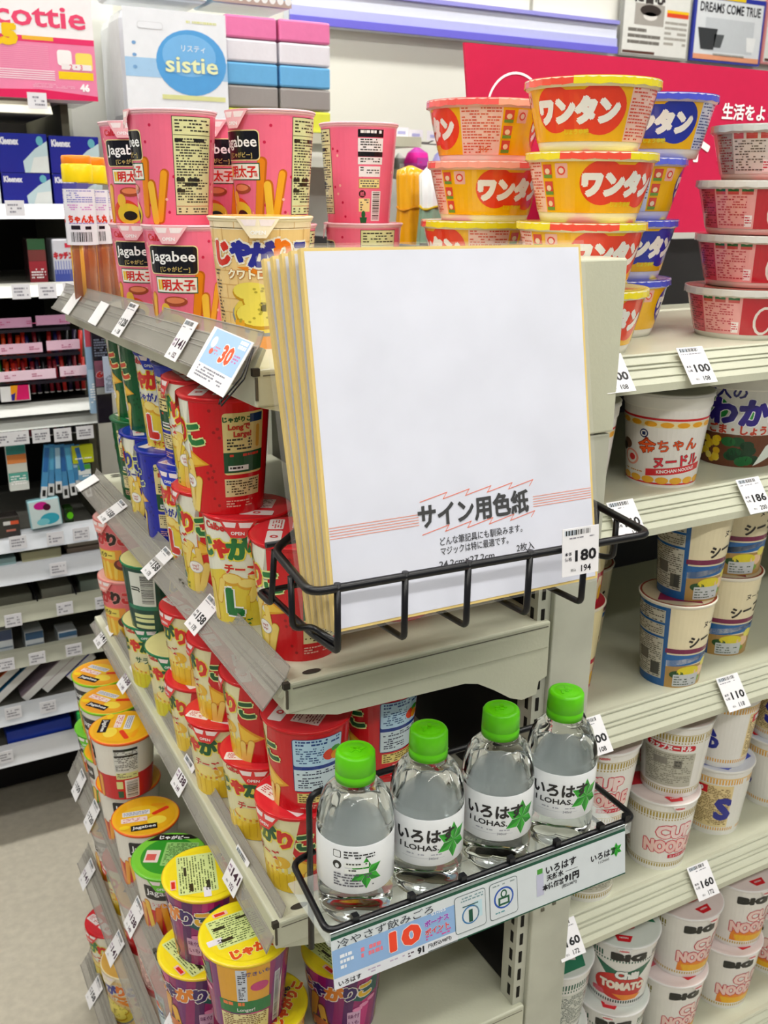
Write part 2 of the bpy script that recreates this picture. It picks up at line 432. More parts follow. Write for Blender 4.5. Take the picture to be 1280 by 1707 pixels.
rail_tag(1, 265, 944, '158', '170', 'price tag 158, middle one of the three on the second rail')
rail_tag(1, 341, 1039, '158', '170', 'price tag reading 158 over 170, nearest one on the second rail')
rail_tag(2, 178, 1066, '141', '152', 'price tag at the far end of the third rail')
rail_tag(2, 217, 1131, '138', '149', 'pink-tinted price tag on the third rail beside a lime green lid', pink=True)
rail_tag(2, 309, 1310, '138', '149', 'price tag reading 138 over 149 beside the orange jagabee lid', pink=True)
rail_tag(2, 398, 1478, '141', '152', 'price tag reading 141 over 152 at the near end of the third rail', pink=True)
rail_tag(3, 133, 1300, '159', '', 'price tag at the far end of the fourth rail against the floor')
rail_tag(3, 163, 1435, '120', '', 'price tag reading 120 on the fourth rail')
rail_tag(3, 229, 1556, '138', '149', 'price tag reading 138 on the fourth rail, upper right of the 141 tags', pink=True)
rail_tag(3, 298, 1698, '141', '152', 'price tag cut off by the bottom edge below the yellow cups', pink=True)
rail_tag(4, 149, 1472, '141', '', 'purple-printed price tag at the far end of the fifth rail', pink=True)
rail_tag(4, 196, 1602, '141', '', 'price tag reading 141 in the middle of the fifth rail', pink=True)
rail_tag(5, 163, 1692, '158', '', 'price tag on the lowest rail beside a dark red cup lid')
# the pale blue bonus card clipped to the top rail
nm, zn, zf, xfnt, tn, tf, bn, bf = SH[0]
cc = Vector((.2575, .742, H - .131)); ey = (Vector((tn[0], 0, tn[1])) - Vector((bn[0], 0, bn[1]))).normalized(); ex = Vector((0, -1, -.02)).normalized()
en = ex.cross(ey).normalized(); cc = cc + en * .004
t = thing('bonus_card', (0, 0, 0)); tag(t, 'pale blue and white bonus card with an orange 30 on the top rail', 'shelf card')
g = G(); W, Hh = .090, .048
P = [cc - ex * W / 2 - ey * Hh / 2, cc + ex * W / 2 - ey * Hh / 2, cc + ex * W / 2 + ey * Hh / 2, cc - ex * W / 2 + ey * Hh / 2]
g.hexa([tuple(p) for p in P], [tuple(p + en * .0006) for p in P], '#f4f2f4')
d = D(g, flat_map(cc + en * .0006, ex, ey, en), 0, .08)
d.R(-37, 41, -8, 23, '#a9cbee', 1); d.T('30', 10, 6, 20, '#f0592b', out='#fff', ow=.05, lay=2, bold=.05, w=22)
d.E(-27, 12, 6, 5, '#fff', 2); d.E(-24, 4, 4, 2.6, '#ef6a52', 3)
d.MT(22, 39, 13, 22, '#fff', pitch=4, h=3, seed=3); d.MT(24, 38, 0, 10, '#d672b4', seed=4); d.MT(-34, 30, -21, -9, '#8b8a96', seed=5); d.MT(-20, -6, 2, 10, '#e68aa9', seed=6)
obj('card', g, 'paper', t)
g = G(); a = cc + ex * W / 2
for s in (.010, .016):
    g.tube([tuple(a + ey * .02 + ex * s * .2), tuple(a + ex * s - ey * .004), tuple(a + ex * (s - .012) - ey * .03), tuple(a - ex * .004 - ey * .026)], .0007, 6)
obj('wire_clip', g, 'wire', t)

# ================================================================== aisle shelving to the right
g = G(); g.box(.64, 2.6, 1.07, 1.085, .05, H - .06); o = struct('trim_5', g, 'dark')
AS = [('top', -.152), ('second', -.306), ('third', -.556), ('fourth', -.826), ('bottom', -1.155)]
for nm, z in AS:
    t = thing('aisle_shelf', (.634, .72, H + z)); L = 1.9
    tag(t, {'top': 'ivory aisle shelf carrying the stacked wonton bowls', 'second': 'white aisle shelf carrying the large white noodle cups',
            'third': 'ivory aisle shelf carrying the cream seafood noodle cups', 'fourth': 'ivory aisle shelf carrying the white and gold noodle cups',
            'bottom': 'lowest aisle shelf in view, carrying the big noodle cups'}[nm], 'shelf')
    g = G(); g.box(0, L, .012, .35, -.03, 0); obj('shelf_board', g, 'metal', t, bevel=.001)
    lip = [(.016, .0), (.010, .001), (-.012, -.026), (-.012, -.034), (-.004, -.036), (.012, -.012)]
    g = G(); g.prism([(a, b) for a, b in lip], 0, L, '#fff', 'x'); pr = obj('price_rail', g, 'metal', t)
    g = G()
    for f in (.08, .36, .50, .78):
        a = Vector((0, .010, .001)).lerp(Vector((0, -.012, -.026)), f) + Vector((0, -.0006, .0006)); g.tube([(0, a.y, a.z), (L, a.y, a.z)], .0008, 5)
    obj('rail_ridge', g, 'metal', pr)
    g = G(); g.prism([(.02, -.03), (.33, -.03), (.33, -.09), (.28, -.05), (.05, -.045)], .002, .005, '#fff', 'x'); obj('bracket', g, 'metal', t)
def aisle_tag(z, u, v, big, small, label, w=.036, h=.042):
    p = at_y(u, v, .712); ey = Vector((0, .022, .027)).normalized(); ex = Vector((1, 0, 0)); en = ex.cross(ey)
    p = Vector((p.x, .7145, H + z - .0145)) + en * .004
    write_tag('price_tag', p, ex, ey, w, h, big, small, label, 'price tags on the aisle shelves', seed=int(u))
aisle_tag(-.152, 1024, 605, '100', '108', 'price tag half hidden behind the post cover, ending in 08')
aisle_tag(-.152, 1162, 594, '100', '108', 'price tag reading 100 over 108 below the wonton bowls')
aisle_tag(-.306, 1044, 862, '160', '172', 'wide price tag reading 160 over 172 below the orange lettered cups')
aisle_tag(-.306, 1258, 812, '186', '200', 'price tag reading 186 over 200 at the right edge')
aisle_tag(-.556, 988, 1240, '100', '108', 'price tag partly behind the shoulder of the rightmost water bottle')
aisle_tag(-.556, 1221, 1155, '110', '118', 'price tag reading 110 over 118 below the cream seafood cups')
aisle_tag(-.826, 944, 1585, '160', '172', 'price tag mostly hidden behind the lower part of the post')
aisle_tag(-.826, 1172, 1460, '160', '172', 'price tag reading 160 over 172 below the gold banded noodle cups')

# crimson banner standing above the noodle shelves
t = thing('banner', (.66, 1.055, H)); tag(t, 'crimson banner with white Japanese lettering standing above the noodle shelves', 'banner')
g = G(); g.prism([(.045, -.05), (1.6, -.05), (1.6, .168), (.018, .168)], 0, .004, '#d01f4d', 'y'); obj('panel', g, 'paper', t)
g = G(); d = D(g, flat_map((0, -.0005, 0), (1, 0, 0), (0, 0, 1), (0, -1, 0)), 0, .2)
d.T('生活をより良く', 520, 112, 22, '#fff', lay=1, bold=.03)
d.T('トップバリュ', 535, 66, 48, '#fff', lay=1, bold=.05)
for k in range(22):
    a0, a1 = math.radians(20 + k * 8), math.radians(20 + (k + 1) * 8)
    d.P([(95 + 40 * math.cos(a0), 98 + 40 * math.sin(a0)), (95 + 43 * math.cos(a0), 98 + 43 * math.sin(a0)), (95 + 43 * math.cos(a1), 98 + 43 * math.sin(a1)), (95 + 40 * math.cos(a1), 98 + 40 * math.sin(a1))], '#fff', 1)
d.R(36, 60, 106, 109, '#fff', 1); d.R(36, 39, 80, 108, '#fff', 1)
obj('lettering', g, 'paper', t)

# ================================================================== cups and their print
GOLD = '#c9a227'
def d_jagabee(d):
    d.R(-126, 126, 0, 105, '#f0708f', 1)
    rnd = random.Random(5)
    for k in range(34):
        x, y = rnd.uniform(-120, 120), rnd.uniform(6, 100)
        d.E(x, y, 1.5, 1.5, rnd.choice(('#c9204a', '#f5b6a6', '#c9204a')), 2, 8)
    d.R(-125, 125, 100, 105, '#f49bb2', 2)
    d.T('Calbee', -14, 94, 9, '#d8202c', lay=2, bold=.03)
    for (x, y, L, wd, a, c) in ((24, 34, 58, 10, 6, '#e98a10'), (33, 20, 44, 10, -4, '#f2c13a'), (43, 26, 52, 9, 10, '#f0a51c'), (-30, 20, 44, 10, 8, '#f2b52a'), (-38, 16, 36, 9, -6, '#e98a10'), (-47, 20, 30, 9, 10, '#f2c13a')):
        d.CAP(x, y, L, wd, a, '#c7650c', 2); d.CAP(x - .8, y, L - 3, wd - 2.4, a, c, 3)
    d.RR(-27, 25, 59, 87, 4, '#f0dfa0', 4); d.RR(-26, 24, 60, 86, 3.5, '#0d0b18', 5)
    d.T('Jagabee', -1, 75, 14, '#fff', lay=5, bold=.015, w=46, sx=.8); d.T('[じゃがビー]', 2, 64, 5.4, '#d8c070', lay=5)
    d.R(-21, 24, 41, 57, '#155c3a', 4); d.R(-20, 23, 42, 56, '#f6f4ea', 5); d.T('明太子', 4, 49, 11.5, '#d82a26', lay=5, bold=.03); d.R(-18, -12, 44, 54, '#e9c020', 6); d.T('味', 20, 46, 4, '#d82a26', lay=6)
    d.E(0, 33, 13, 5, '#a64a2a', 4); d.E(0, 34, 10, 3, '#e88a5a', 5)
    d.E(-8, 12, 18, 13, '#e04a20', 4); d.E(-4, 10, 16, 11, '#e8c832', 5); d.E(-2, 8, 9, 5, '#20150c', 6); d.E(-12, 24, 6, 7, '#f0c040', 5)
    # ingredients panel
    d.R(56, 97, 9, 99, '#3a3a30', 2); d.R(56.6, 96.4, 9.6, 98.4, '#d9dba4', 3)
    d.MT(58, 95, 84, 97, '#33322c', seed=3, lay=4, pitch=3); d.R(57, 96, 82, 82.5, '#33322c', 4); d.MT(58, 95, 18, 80, '#45443a', seed=9, lay=4, pitch=2.5)
    for (a, b, c) in ((58, 65, 76), (76, 88, 76), (58, 66, 40), (69, 82, 40), (66, 80, 36), (58, 66, 30)): d.R(a, b, c, c + 3.2, '#22211c', 5)
    d.R(57, 96, 17, 17.5, '#a33', 4); d.MT(58, 95, 10, 16, '#45443a', seed=10, lay=4)
    # store and contact panels
    d.R(-118, -90, 90, 98, '#121018', 3); d.MT(-116, -92, 91, 98, '#eee', seed=12, lay=4, pitch=5, h=3)
    d.R(-118, -90, 75, 89, '#f0eef0', 3); d.MT(-116, -92, 76, 89, '#444', seed=13, lay=4); d.R(-118, -90, 70, 75, '#121018', 3)
    d.R(-118, -90, 62, 69.5, '#f0eef0', 3); d.MT(-116, -92, 63, 69, '#444', seed=14, lay=4); d.R(-117, -92, 49, 60, '#f0eef0', 3); d.MT(-116, -93, 50, 60, '#555', seed=15, lay=4)
    d.R(-117, -92, 37, 47, '#b9a14a', 3); d.R(-116.4, -92.6, 37.6, 46.4, '#efe49c', 4); d.MT(-116, -93, 38, 46, '#555', seed=16, lay=5)
    d.E(-113, 31, 4, 4, '#30121a', 3); d.T('紙', -113, 31, 5, '#f0708f', lay=4); d.R(-117, -104, 12, 26, '#efe49c', 3); d.MT(-116, -105, 13, 26, '#555', seed=17, lay=4)
    d.R(-102, -90, 2, 34, '#f2eff0', 3); d.BAR(-100.5, -91.5, 4, 33, True, lay=4); d.P([(-115, 0), (-108, 0), (-107, 6), (-116, 6)], '#146a3a', 4); d.E(-111.5, 9, 2.5, 4, '#146a3a', 4)

def jagariko_L(main, text_cols, flavour, fcol, lcol, tri):
    def f(d):
        d.R(-124, 124, 0, 113, main, 1)
        rnd = random.Random(4)
        for k in range(46):
            x, y = rnd.choice((rnd.uniform(42, 120), rnd.uniform(-120, -50))), rnd.uniform(8, 108)
            d.E(x, y, 1.6, 1.6, tuple(c * .55 for c in hx(main)), 2, 8)
        d.P([(-46, 0), (28, 0), (34, 40), (24, 70), (36, 113), (-40, 113), (-48, 60)], '#eeeedd', 2)
        d.P([(-46, 0), (28, 0), (33, 40), (20, 47), (-20, 60), (-47, 52)], '#e8cf3e', 3)
        for (x, y, L, wd, a) in ((-36, 24, 46, 7, -4), (-24, 36, 30, 7, 16), (14, 42, 34, 8, 20), (24, 20, 44, 8, 4), (34, 18, 40, 8, 16), (30, 40, 28, 7, -8)):
            d.CAP(x, y, L, wd + 1.2, a, '#c98a1a', 4); d.CAP(x, y, L - 1.6, wd, a, '#f1d36a', 5)
        for (x, y, r) in ((-10, 50, 10), (6, 46, 9), (16, 54, 8)): d.E(x, y, r * 1.2, r * .7, '#e0a82c', 4); d.E(x, y + 1, r, r * .5, '#f3dc7a', 5)
        d.P([(30, 62), (52, 50), (30, 44)], '#e7a41c', 4); d.P([(31, 59), (48, 50), (31, 47)], '#f4c640', 5)
        d.T('Calbee', -22, 104, 10, '#d3201f', lay=5, bold=.04)
        for k, (ch, c) in enumerate(zip('じゃがりこ', text_cols)):
            x = -38 + k * 19; y = 82 - .0035 * (x + 5) ** 2 + (0 if k % 2 else 2)
            d.T(ch, x, y, 24, c, out='#f3e24e' if k != 4 else '#e9f0a0', ow=.07, lay=6, bold=.07, rot=-4 + 4 * k)
        d.T(flavour, 0, 62, 11, fcol, out='#f8f3cf', ow=.07, lay=6, bold=.05)
        d.T('L', -8, 26, 36, lcol, out='#fff', ow=.05, lay=6, bold=.08); d.R(4, 8, 18, 34, '#e9c733', 7); d.T('サイズ', 0, 6, 7, lcol, lay=6, bold=.03)
        d.E(24, 30, 10, 7, '#b9b0a0', 6); d.E(24, 30, 9.3, 6.3, '#f7f5f0', 7); d.T("Longで", 24, 31.5, 3.6, '#c3372c', lay=7); d.T('Large!', 24, 28, 3.6, '#c3372c', lay=7)
        for x0 in (66,):
            d.RR(x0, x0 + 41, 40, 100, 3, '#ead993', 3); d.R(x0, x0 + 41, 42, 62, '#12502c', 4)
            d.T('じゃがりこ', x0 + 13, 94, 5.4, '#1c5a2a', lay=4, bold=.06); d.R(x0 + 25, x0 + 39, 90, 98, '#15356a', 4)
            d.T('Longで', x0 + 15, 86, 7, '#c62f1c', lay=4, bold=.05); d.T('Large!', x0 + 18, 79, 7, '#c62f1c', lay=4, bold=.05)
            d.MT(x0 + 3, x0 + 28, 64, 76, '#2a2a22', seed=4, lay=4, pitch=3, h=1.7); d.CAP(x0 + 34, 76, 22, 4, 0, '#d9a945', 4)
            d.MT(x0 + 5, x0 + 36, 54, 61, '#d8402a', seed=5, lay=5, pitch=4, h=2.4); d.R(x0 + 4, x0 + 24, 44, 49, '#eee', 5); d.MT(x0 + 5, x0 + 23, 44.5, 49, '#222', seed=2, lay=6, pitch=4, h=2)
            d.R(x0, x0 + 38, 18, 36, '#e6d6a0', 3); d.MT(x0 + 1, x0 + 37, 19, 35, '#4a3a22', seed=7, lay=4)
            d.MT(x0, x0 + 30, 6, 15, '#f3b8a8', seed=8, lay=3)
        d.R(-116, -78, 20, 95, '#e7ecd0', 3); d.MT(-115, -79, 21, 94, '#4a4a44', seed=19, lay=4)
    return f
def jagariko_S(main, c1, c2, flavour, fcol, bottom='#efc92a', panel=True):
    def f(d):
        d.R(-124, 124, 0, 92, main, 1)
        d.P([(-48, 0), (30, 0), (33, 36), (26, 50), (34, 92), (-44, 92)], '#e9e3b4', 2)
        d.R(-48, 30, 0, 24, bottom, 3)
        for k in range(11): d.R(-47 + k * 7, -43 + k * 7, 22, 27 + (k * 37 % 5), '#f6dc5a', 4)
        for k in range(8): d.R(-45 + k * 9, -44.4 + k * 9, 4, 23, '#d9a81c', 4)
        d.E(-6, 32, 22, 8, '#d98c24', 3); d.E(-6, 34, 20, 7, '#f2e08a', 4); d.E(14, 36, 9, 7, '#e8b82c', 4)
        d.P([(26, 46), (56, 30), (28, 18)], '#e59c18', 3); d.P([(28, 42), (50, 30), (30, 22)], '#f5c83c', 4)
        for (x, y, L, a) in ((38, 12, 32, 14), (30, 10, 30, 2)): d.CAP(x, y, L, 8, a, '#c98a1a', 4); d.CAP(x, y, L - 2, 6.6, a, '#f1d36a', 5)
        d.T('Calbee', -22, 86, 7.5, '#d3201f', lay=4, bold=.04)
        for k, ch in enumerate('じゃがりこ'):
            x = -38 + k * 19; d.T(ch, x, 66 - .003 * x * x + (0 if k % 2 else 1), 22, (c1, c2)[k % 2], out='#f3e24e' if k < 4 else '#e9f0a0', ow=.07, lay=6, bold=.07, rot=-6 + 3 * k)
        d.T(flavour, -4, 44, 11, fcol, out='#f8f3cf', ow=.05, lay=6, bold=.03)
        # information panel
        x0 = 62
        d.RR(x0 - .8, x0 + 46.8, 25, 84, 3, '#1d2b66', 3); d.RR(x0, x0 + 46, 54, 83.4, 2, '#b9dcf0', 4); d.R(x0, x0 + 46, 50, 54, '#1d3a8a', 4); d.R(x0, x0 + 46, 26, 50, '#cfe2ea', 4)
        d.MT(x0 + 2, x0 + 44, 76, 83, '#2a4a8a', seed=31, lay=5, pitch=3.4, h=1.9); d.MT(x0 + 2, x0 + 28, 55, 75, '#3a5a8a', seed=32, lay=5)
        d.E(x0 + 34, 64, 7, 6, '#e0401c', 5); d.E(x0 + 40, 62, 5, 5, '#f09a1c', 6); d.E(x0 + 40, 69, 5, 3, '#3a9a2a', 6)
        d.MT(x0 + 2, x0 + 44, 43, 49, '#333a55', seed=33, lay=5); d.MT(x0 + 3, x0 + 28, 27, 42, '#333a55', seed=34, lay=5)
        d.R(x0 + 2, x0 + 46, 12, 23, '#e8d67a', 3); d.MT(x0 + 3, x0 + 45, 12.5, 23, '#6a4a1a', seed=35, lay=4); d.MT(x0 + 4, x0 + 44, 4, 10, '#f0b0a0', seed=36, lay=3)
        # barcode side
        d.R(-100, -66, 36, 84, '#dfe3dc', 3); d.BAR(-84, -68, 40, 80, True, lay=4); d.T('JJ', -92, 60, 14, '#222', lay=4, rot=90)
        d.R(-112, -64, 30, 36, '#1f7a5c', 3)
        for q in (24, 17, 8): d.R(-100, -70, q - 5, q, '#dfe7a8', 3)
    return f
def d_quattro(d):
    d.R(-124, 124, 0, 113, '#f2cf8c', 1)
    for k in range(9):
        d.R(-124, 124, 12 * k + 8, 12 * k + 8.7, '#d9a860', 2)
        for q in range(10): d.R(-120 + q * 25 + (k % 2) * 12, -119.4 + q * 25 + (k % 2) * 12, 12 * k + 8, 12 * k + 20, '#d9a860', 2)
    d.R(-124, 124, 103, 113, '#f8e6c0', 2)
    for k, (ch, c) in enumerate(zip('じゃがりこ', ('#d92a1c', '#2b2f9a', '#2b2f9a', '#f07a1c', '#2b2f9a'))):
        d.T(ch, -34 + k * 18, 84 + (1 if k % 2 else -1), 22, c, out='#f6f0e0', ow=.08, lay=5, bold=.08)
    d.P([(-20, 72), (30, 72), (36, 50), (14, 60)], '#ef8a1c', 3)
    d.T('クワトロチーズ', 2, 66, 9, '#fdf6d8', out='#c97a10', ow=.06, lay=5, bold=.05)
    d.E(4, 30, 33, 18, '#8c8f92', 3); d.E(4, 32, 31, 17, '#ecd24e', 4)
    for (x, y, r) in ((-8, 50, 16), (6, 42, 20), (0, 30, 22)): d.E(x, y, r * 1.15, r * .55, '#c9961c', 5); d.E(x, y + 1.5, r * 1.08, r * .48, '#f2df5e', 6)
    rnd = random.Random(2)
    for k in range(26): d.E(rnd.uniform(-22, 26), rnd.uniform(24, 54), 1.6, 1, '#b9a93a', 7, 8)
    d.R(-26, -16, 0, 26, '#e8a82c', 6); d.CAP(-10, 8, 22, 8, 20, '#f4d768', 6)
    d.R(-18, 34, 0, 12, '#e39a52', 4)
    d.R(40, 52, 0, 46, '#ecc71c', 4)
    for k in range(6): d.E(44 + (k % 2) * 4, 6 + k * 7, 2.4, 2.4, '#8a4a1c', 5, 8)
    d.P([(38, 76), (50, 80), (54, 66), (40, 62)], '#d3281c', 4); d.P([(38, 56), (46, 62), (44, 50)], '#7a1c14', 5); d.E(46, 20, 6, 4, '#d3281c', 6)
    d.R(60, 100, 10, 90, '#f0e6b8', 3); d.MT(61, 99, 12, 88, '#554a3a', seed=40, lay=4); d.MT(-50, -40, 10, 70, '#443', seed=41, lay=4, pitch=3)
def jagabee_S(top, low, flav, leaf=False):
    def f(d):
        d.R(-126, 126, 0, 92, '#ebe7de', 1); d.R(-126, 126, 0, 40, low, 2)
        for k, (x, L, a, y) in enumerate(((-34, 50, 8, 22), (-22, 58, -5, 26), (-10, 50, 6, 22), (2, 60, -8, 24), (14, 48, 10, 20), (-44, 44, -8, 20), (28, 40, 4, 18))):
            d.CAP(x, y, L, 10, a, '#c9600c', 3); d.CAP(x, y, L - 2.5, 7.6, a, ('#f0a01c', '#f4c43c', '#e8761c')[k % 3], 4)
        d.RR(-24, 24, 58, 80, 3, '#14101a', 5); d.T('Jagabee', 0, 69, 12, '#fff', lay=5, w=42); d.T(flav, 0, 50, 7, '#c92a1c', out='#fff', lay=5)
        d.R(56, 88, 46, 84, '#dfe0dc', 3); d.R(57, 87, 79, 83, '#1c1a1c', 4); d.R(57, 87, 70, 73, '#1c1a1c', 4); d.MT(57, 87, 47, 79, '#55524f', seed=51, lay=4); d.R(57, 87, 34, 44, '#dfe29a', 3); d.MT(58, 86, 35, 44, '#655', seed=52, lay=4)
        d.R(68, 88, 2, 32, '#f0ecec', 3); d.BAR(70, 86, 4, 30, True, lay=4); d.R(56, 65, 18, 30, '#dfe29a', 3); d.R(57, 65, 3, 14, '#2a5a3a', 3)
        d.R(-100, -66, 20, 80, '#e7ecd0', 3); d.MT(-99, -67, 21, 79, '#4a4a44', seed=53, lay=4)
    return f
def d_imo(d):
    d.R(-126, 126, 0, 92, '#9a1a6a', 1)
    for k in range(12):
        x = -120 + k * 21; d.P([(x, 0), (x + 9, 0), (x + 20, 92), (x + 8, 92)], ('#5a1660', '#c72a7c', '#7a1c74')[k % 3], 2)
    d.P([(10, 60), (52, 84), (52, 56), (30, 50)], '#155a5a', 3)
    d.CAP(-30, 30, 60, 14, 14, '#7a2a10', 3); d.CAP(-30, 30, 56, 11, 14, '#e8a01c', 4); d.CAP(-14, 20, 50, 12, -8, '#7a2a10', 3); d.CAP(-14, 20, 46, 9, -8, '#f2b52a', 4)
    d.E(-20, 12, 18, 12, '#5a1408', 4); d.E(-20, 13, 14, 8, '#d96a10', 5)
    for k, (ch, c) in enumerate(zip('じゃがりこ', ('#f08a1c', '#3a1a6a', '#f08a1c', '#3a1a6a', '#f3c02a'))): d.T(ch, -34 + k * 17, 66, 21, c, out='#f6efe8', ow=.06, lay=6, bold=.07)
    for (x, y) in ((34, 44), (44, 48), (26, 40)): d.E(x, y, 6, 3, '#e88ab8', 5)
    d.RR(14, 30, 14, 38, 1, '#d6a8c8', 5); d.T('味付', 22, 31, 7, '#6a1a5a', lay=5); d.T('いも', 22, 21, 7, '#6a1a5a', lay=5)
    # back panels
    d.R(62, 112, 44, 88, '#e8a82c', 3); d.R(80, 90, 44, 86, '#cfd6e2', 4); d.MT(81, 89, 46, 85, '#334', seed=61, lay=5); d.T('焼きいも', 100, 80, 6, '#2a3a8a', lay=4); d.E(102, 62, 9, 6, '#c93a7a', 4)
    d.R(60, 114, 28, 44, '#167a3a', 4); d.MT(64, 110, 36, 43, '#f07a3a', seed=62, lay=5, pitch=6, h=4.4, mn=3, mx=5); d.T("Longer!", 88, 32, 6, '#eee', lay=5)
    d.R(60, 112, 4, 26, '#e9dca0', 3); d.MT(62, 110, 5, 26, '#7a4a2a', seed=63, lay=4); d.R(118, 125, 4, 70, '#d8d4dc', 3); d.BAR(119, 124, 6, 68, True, lay=4)
def d_tarako(d):
    d.R(-124, 124, 0, 92, '#f0737a', 1); d.R(-48, 30, 0, 28, '#efb42a', 2); d.P([(-48, 28), (30, 28), (30, 50), (-48, 44)], '#f5a03a', 2)
    for k in range(6): d.CAP(-42 + k * 12, 16, 30, 6, (-6, 6)[k % 2], '#f6d45a', 3)
    for k, (ch, c) in enumerate(zip('じゃがりこ', ('#c9202c', '#2a1210', '#c9202c', '#2a1210', '#d8202c'))): d.T(ch, -34 + k * 17, 66, 21, c, out='#f6a8a0', ow=.05, lay=5, bold=.08)
    d.R(-40, 20, 34, 47, '#f3dc5e', 4); d.T('たらこバター', -10, 40, 8.6, '#5a3a1c', lay=4, bold=.03)
    d.E(30, 26, 14, 9, '#6a2a20', 4); d.E(31, 28, 10, 6, '#b94a3a', 5); d.E(44, 32, 6, 5, '#e0301c', 5); d.R(50, 120, 0, 8, '#f49a96', 2)
    d.R(60, 100, 14, 84, '#f6cfc6', 3); d.MT(61, 99, 15, 83, '#8a3a3a', seed=71, lay=4)

def wonton(kind):
    bg, ci, dark = {'red': ('#f6b800', '#ee3d1c', '#e4652c'), 'blue': ('#f0b800', '#1b2fa8', '#2a3ca0')}[kind]
    def f(d):
        C = 172
        d.R(-C, C, 9, 56, bg, 1)
        for s in (0, 172):
            d.E(s - 20, 36, 21, 20, ci, 2, 28); d.E(s + 24, 36, 23, 22, ci, 2, 28); d.R(s - 20, s + 24, 19, 52, ci, 3)
            d.T('ワンタン', s + 1, 35, 23, '#f7f4ee', lay=4, bold=.10, w=76); d.T('しょうゆ味', s + 2, 17, 5, '#f3d21c' if kind == 'red' else '#e8e03a', lay=4, bold=.05)
        for s in (-122, 50):
            d.R(s, s + 42, 9, 56, '#f3c7bb' if kind == 'red' else '#c9d3ea', 2); d.MT(s + 1, s + 41, 10, 55, '#d8503a' if kind == 'red' else '#3a4a8a', seed=80, lay=3, pitch=2.8)
            for q in (40, 25, 11): d.R(s + 44, s + 54, q, q + 12, '#dc4a3a', 4); d.E(s + 49, q + 6, 3, 2.6, '#f3d9b8', 5, 10); d.R(s + 44, s + 54, q, q + 3, '#6a9a3a', 5)
            d.RR(s + 58, s + 70, 40, 53, 1, '#f3b6a6', 2); d.E(s + 64, 46.5, 4, 4, '#e23a2c', 3, 12); d.E(s + 64, 46.5, 2.6, 2.6, '#f6d8c8', 4, 10)
        d.T('315', -98, 14, 7, dark, lay=5)
    return f
def redbowl(main, icon):
    def f(d):
        C = 172; d.R(-C, C, 6, 54, '#eea4a2' if main != 'k' else '#dcd6d0', 1); m = '#c3182c' if main != 'k' else '#16110f'
        for s in (-172, 0):
            d.R(s + 70, s + 120, 6, 54, m, 2); d.E(s + 95, 22, 12, 16, '#f0e6e0', 3, 14); d.E(s + 95, 22, 9, 13, m, 4, 14)
            d.R(s + 0, s + 26, 6, 54, '#cf4658' if main != 'k' else '#a7a19c', 2); d.MT(s + 1, s + 25, 8, 52, '#8a1c2c', seed=91, lay=3)
            for q in range(3): d.R(s + 28 + q * 14, s + 39 + q * 14, 41, 52, icon, 3); d.E(s + 33.5 + q * 14, 48, 3, 2, '#f3e6d8', 4, 8); d.R(s + 28 + q * 14, s + 39 + q * 14, 41, 44, '#c94a4a', 4)
            d.MT(s + 28, s + 62, 8, 40, '#c3404e' if main != 'k' else '#6a625c', seed=92, lay=3); d.R(s + 60, s + 68, 8, 20, '#fbeeee', 3); d.MT(s + 60, s + 68, 9, 19, '#c92a44', seed=93, lay=4)
    return f
def bands(d, top, C, col, y2=None):
    for k in range(int(2 * C / 3.6)):
        x = -C + k * 3.6
        d.R(x, x + 1.9, top - 8, top, col, 2); d.R(x, x + 1.5, top - 11.5, top - 9.5, col, 2); d.R(x, x + 1.7, 6, 11, col, 2)
def d_cup(d):
    C = 129; d.R(-C, C, 0, 105, '#f2f0ea', 1); bands(d, 92, C, '#b39a3a'); d.R(-C, C, 92.6, 93.4, '#c9b45a', 2); d.R(-C, C, 12, 12.8, '#c9b45a', 2)
    for s in (0,):
        d.T('CUP', s + 2, 62, 25, '#fae0dc', out='#d8304a', ow=.05, lay=3, bold=.06); d.T('NOODLE', s, 39, 25, '#f8d0c8', out='#d8304a', ow=.05, lay=3, bold=.06, w=72)
        d.RR(s - 4, s + 32, 20, 26, 1, '#d3203c', 3); d.T('カップヌードル', s + 14, 23, 4.4, '#fff', lay=3)
    for s in (86,):
        d.RR(s - 30, s + 30, 70, 78, 3, '#d3182c', 3); d.T('カップヌードル', s, 74, 8, '#fff', lay=3, bold=.06, w=50)
        d.R(s - 34, s + 32, 16, 66, '#c4c2b2', 2); d.MT(s - 32, s + 30, 18, 64, '#8a8778', seed=101, lay=3); d.R(s - 20, s - 2, 48, 58, '#8d8a80', 4); d.R(s + 6, s + 16, 44, 56, '#77746a', 4); d.MT(s + 7, s + 15, 45, 55, '#333', seed=102, lay=5)
    d.R(-100, -60, 16, 66, '#dcd8ce', 2); d.MT(-99, -61, 18, 64, '#a05a4a', seed=103, lay=3)
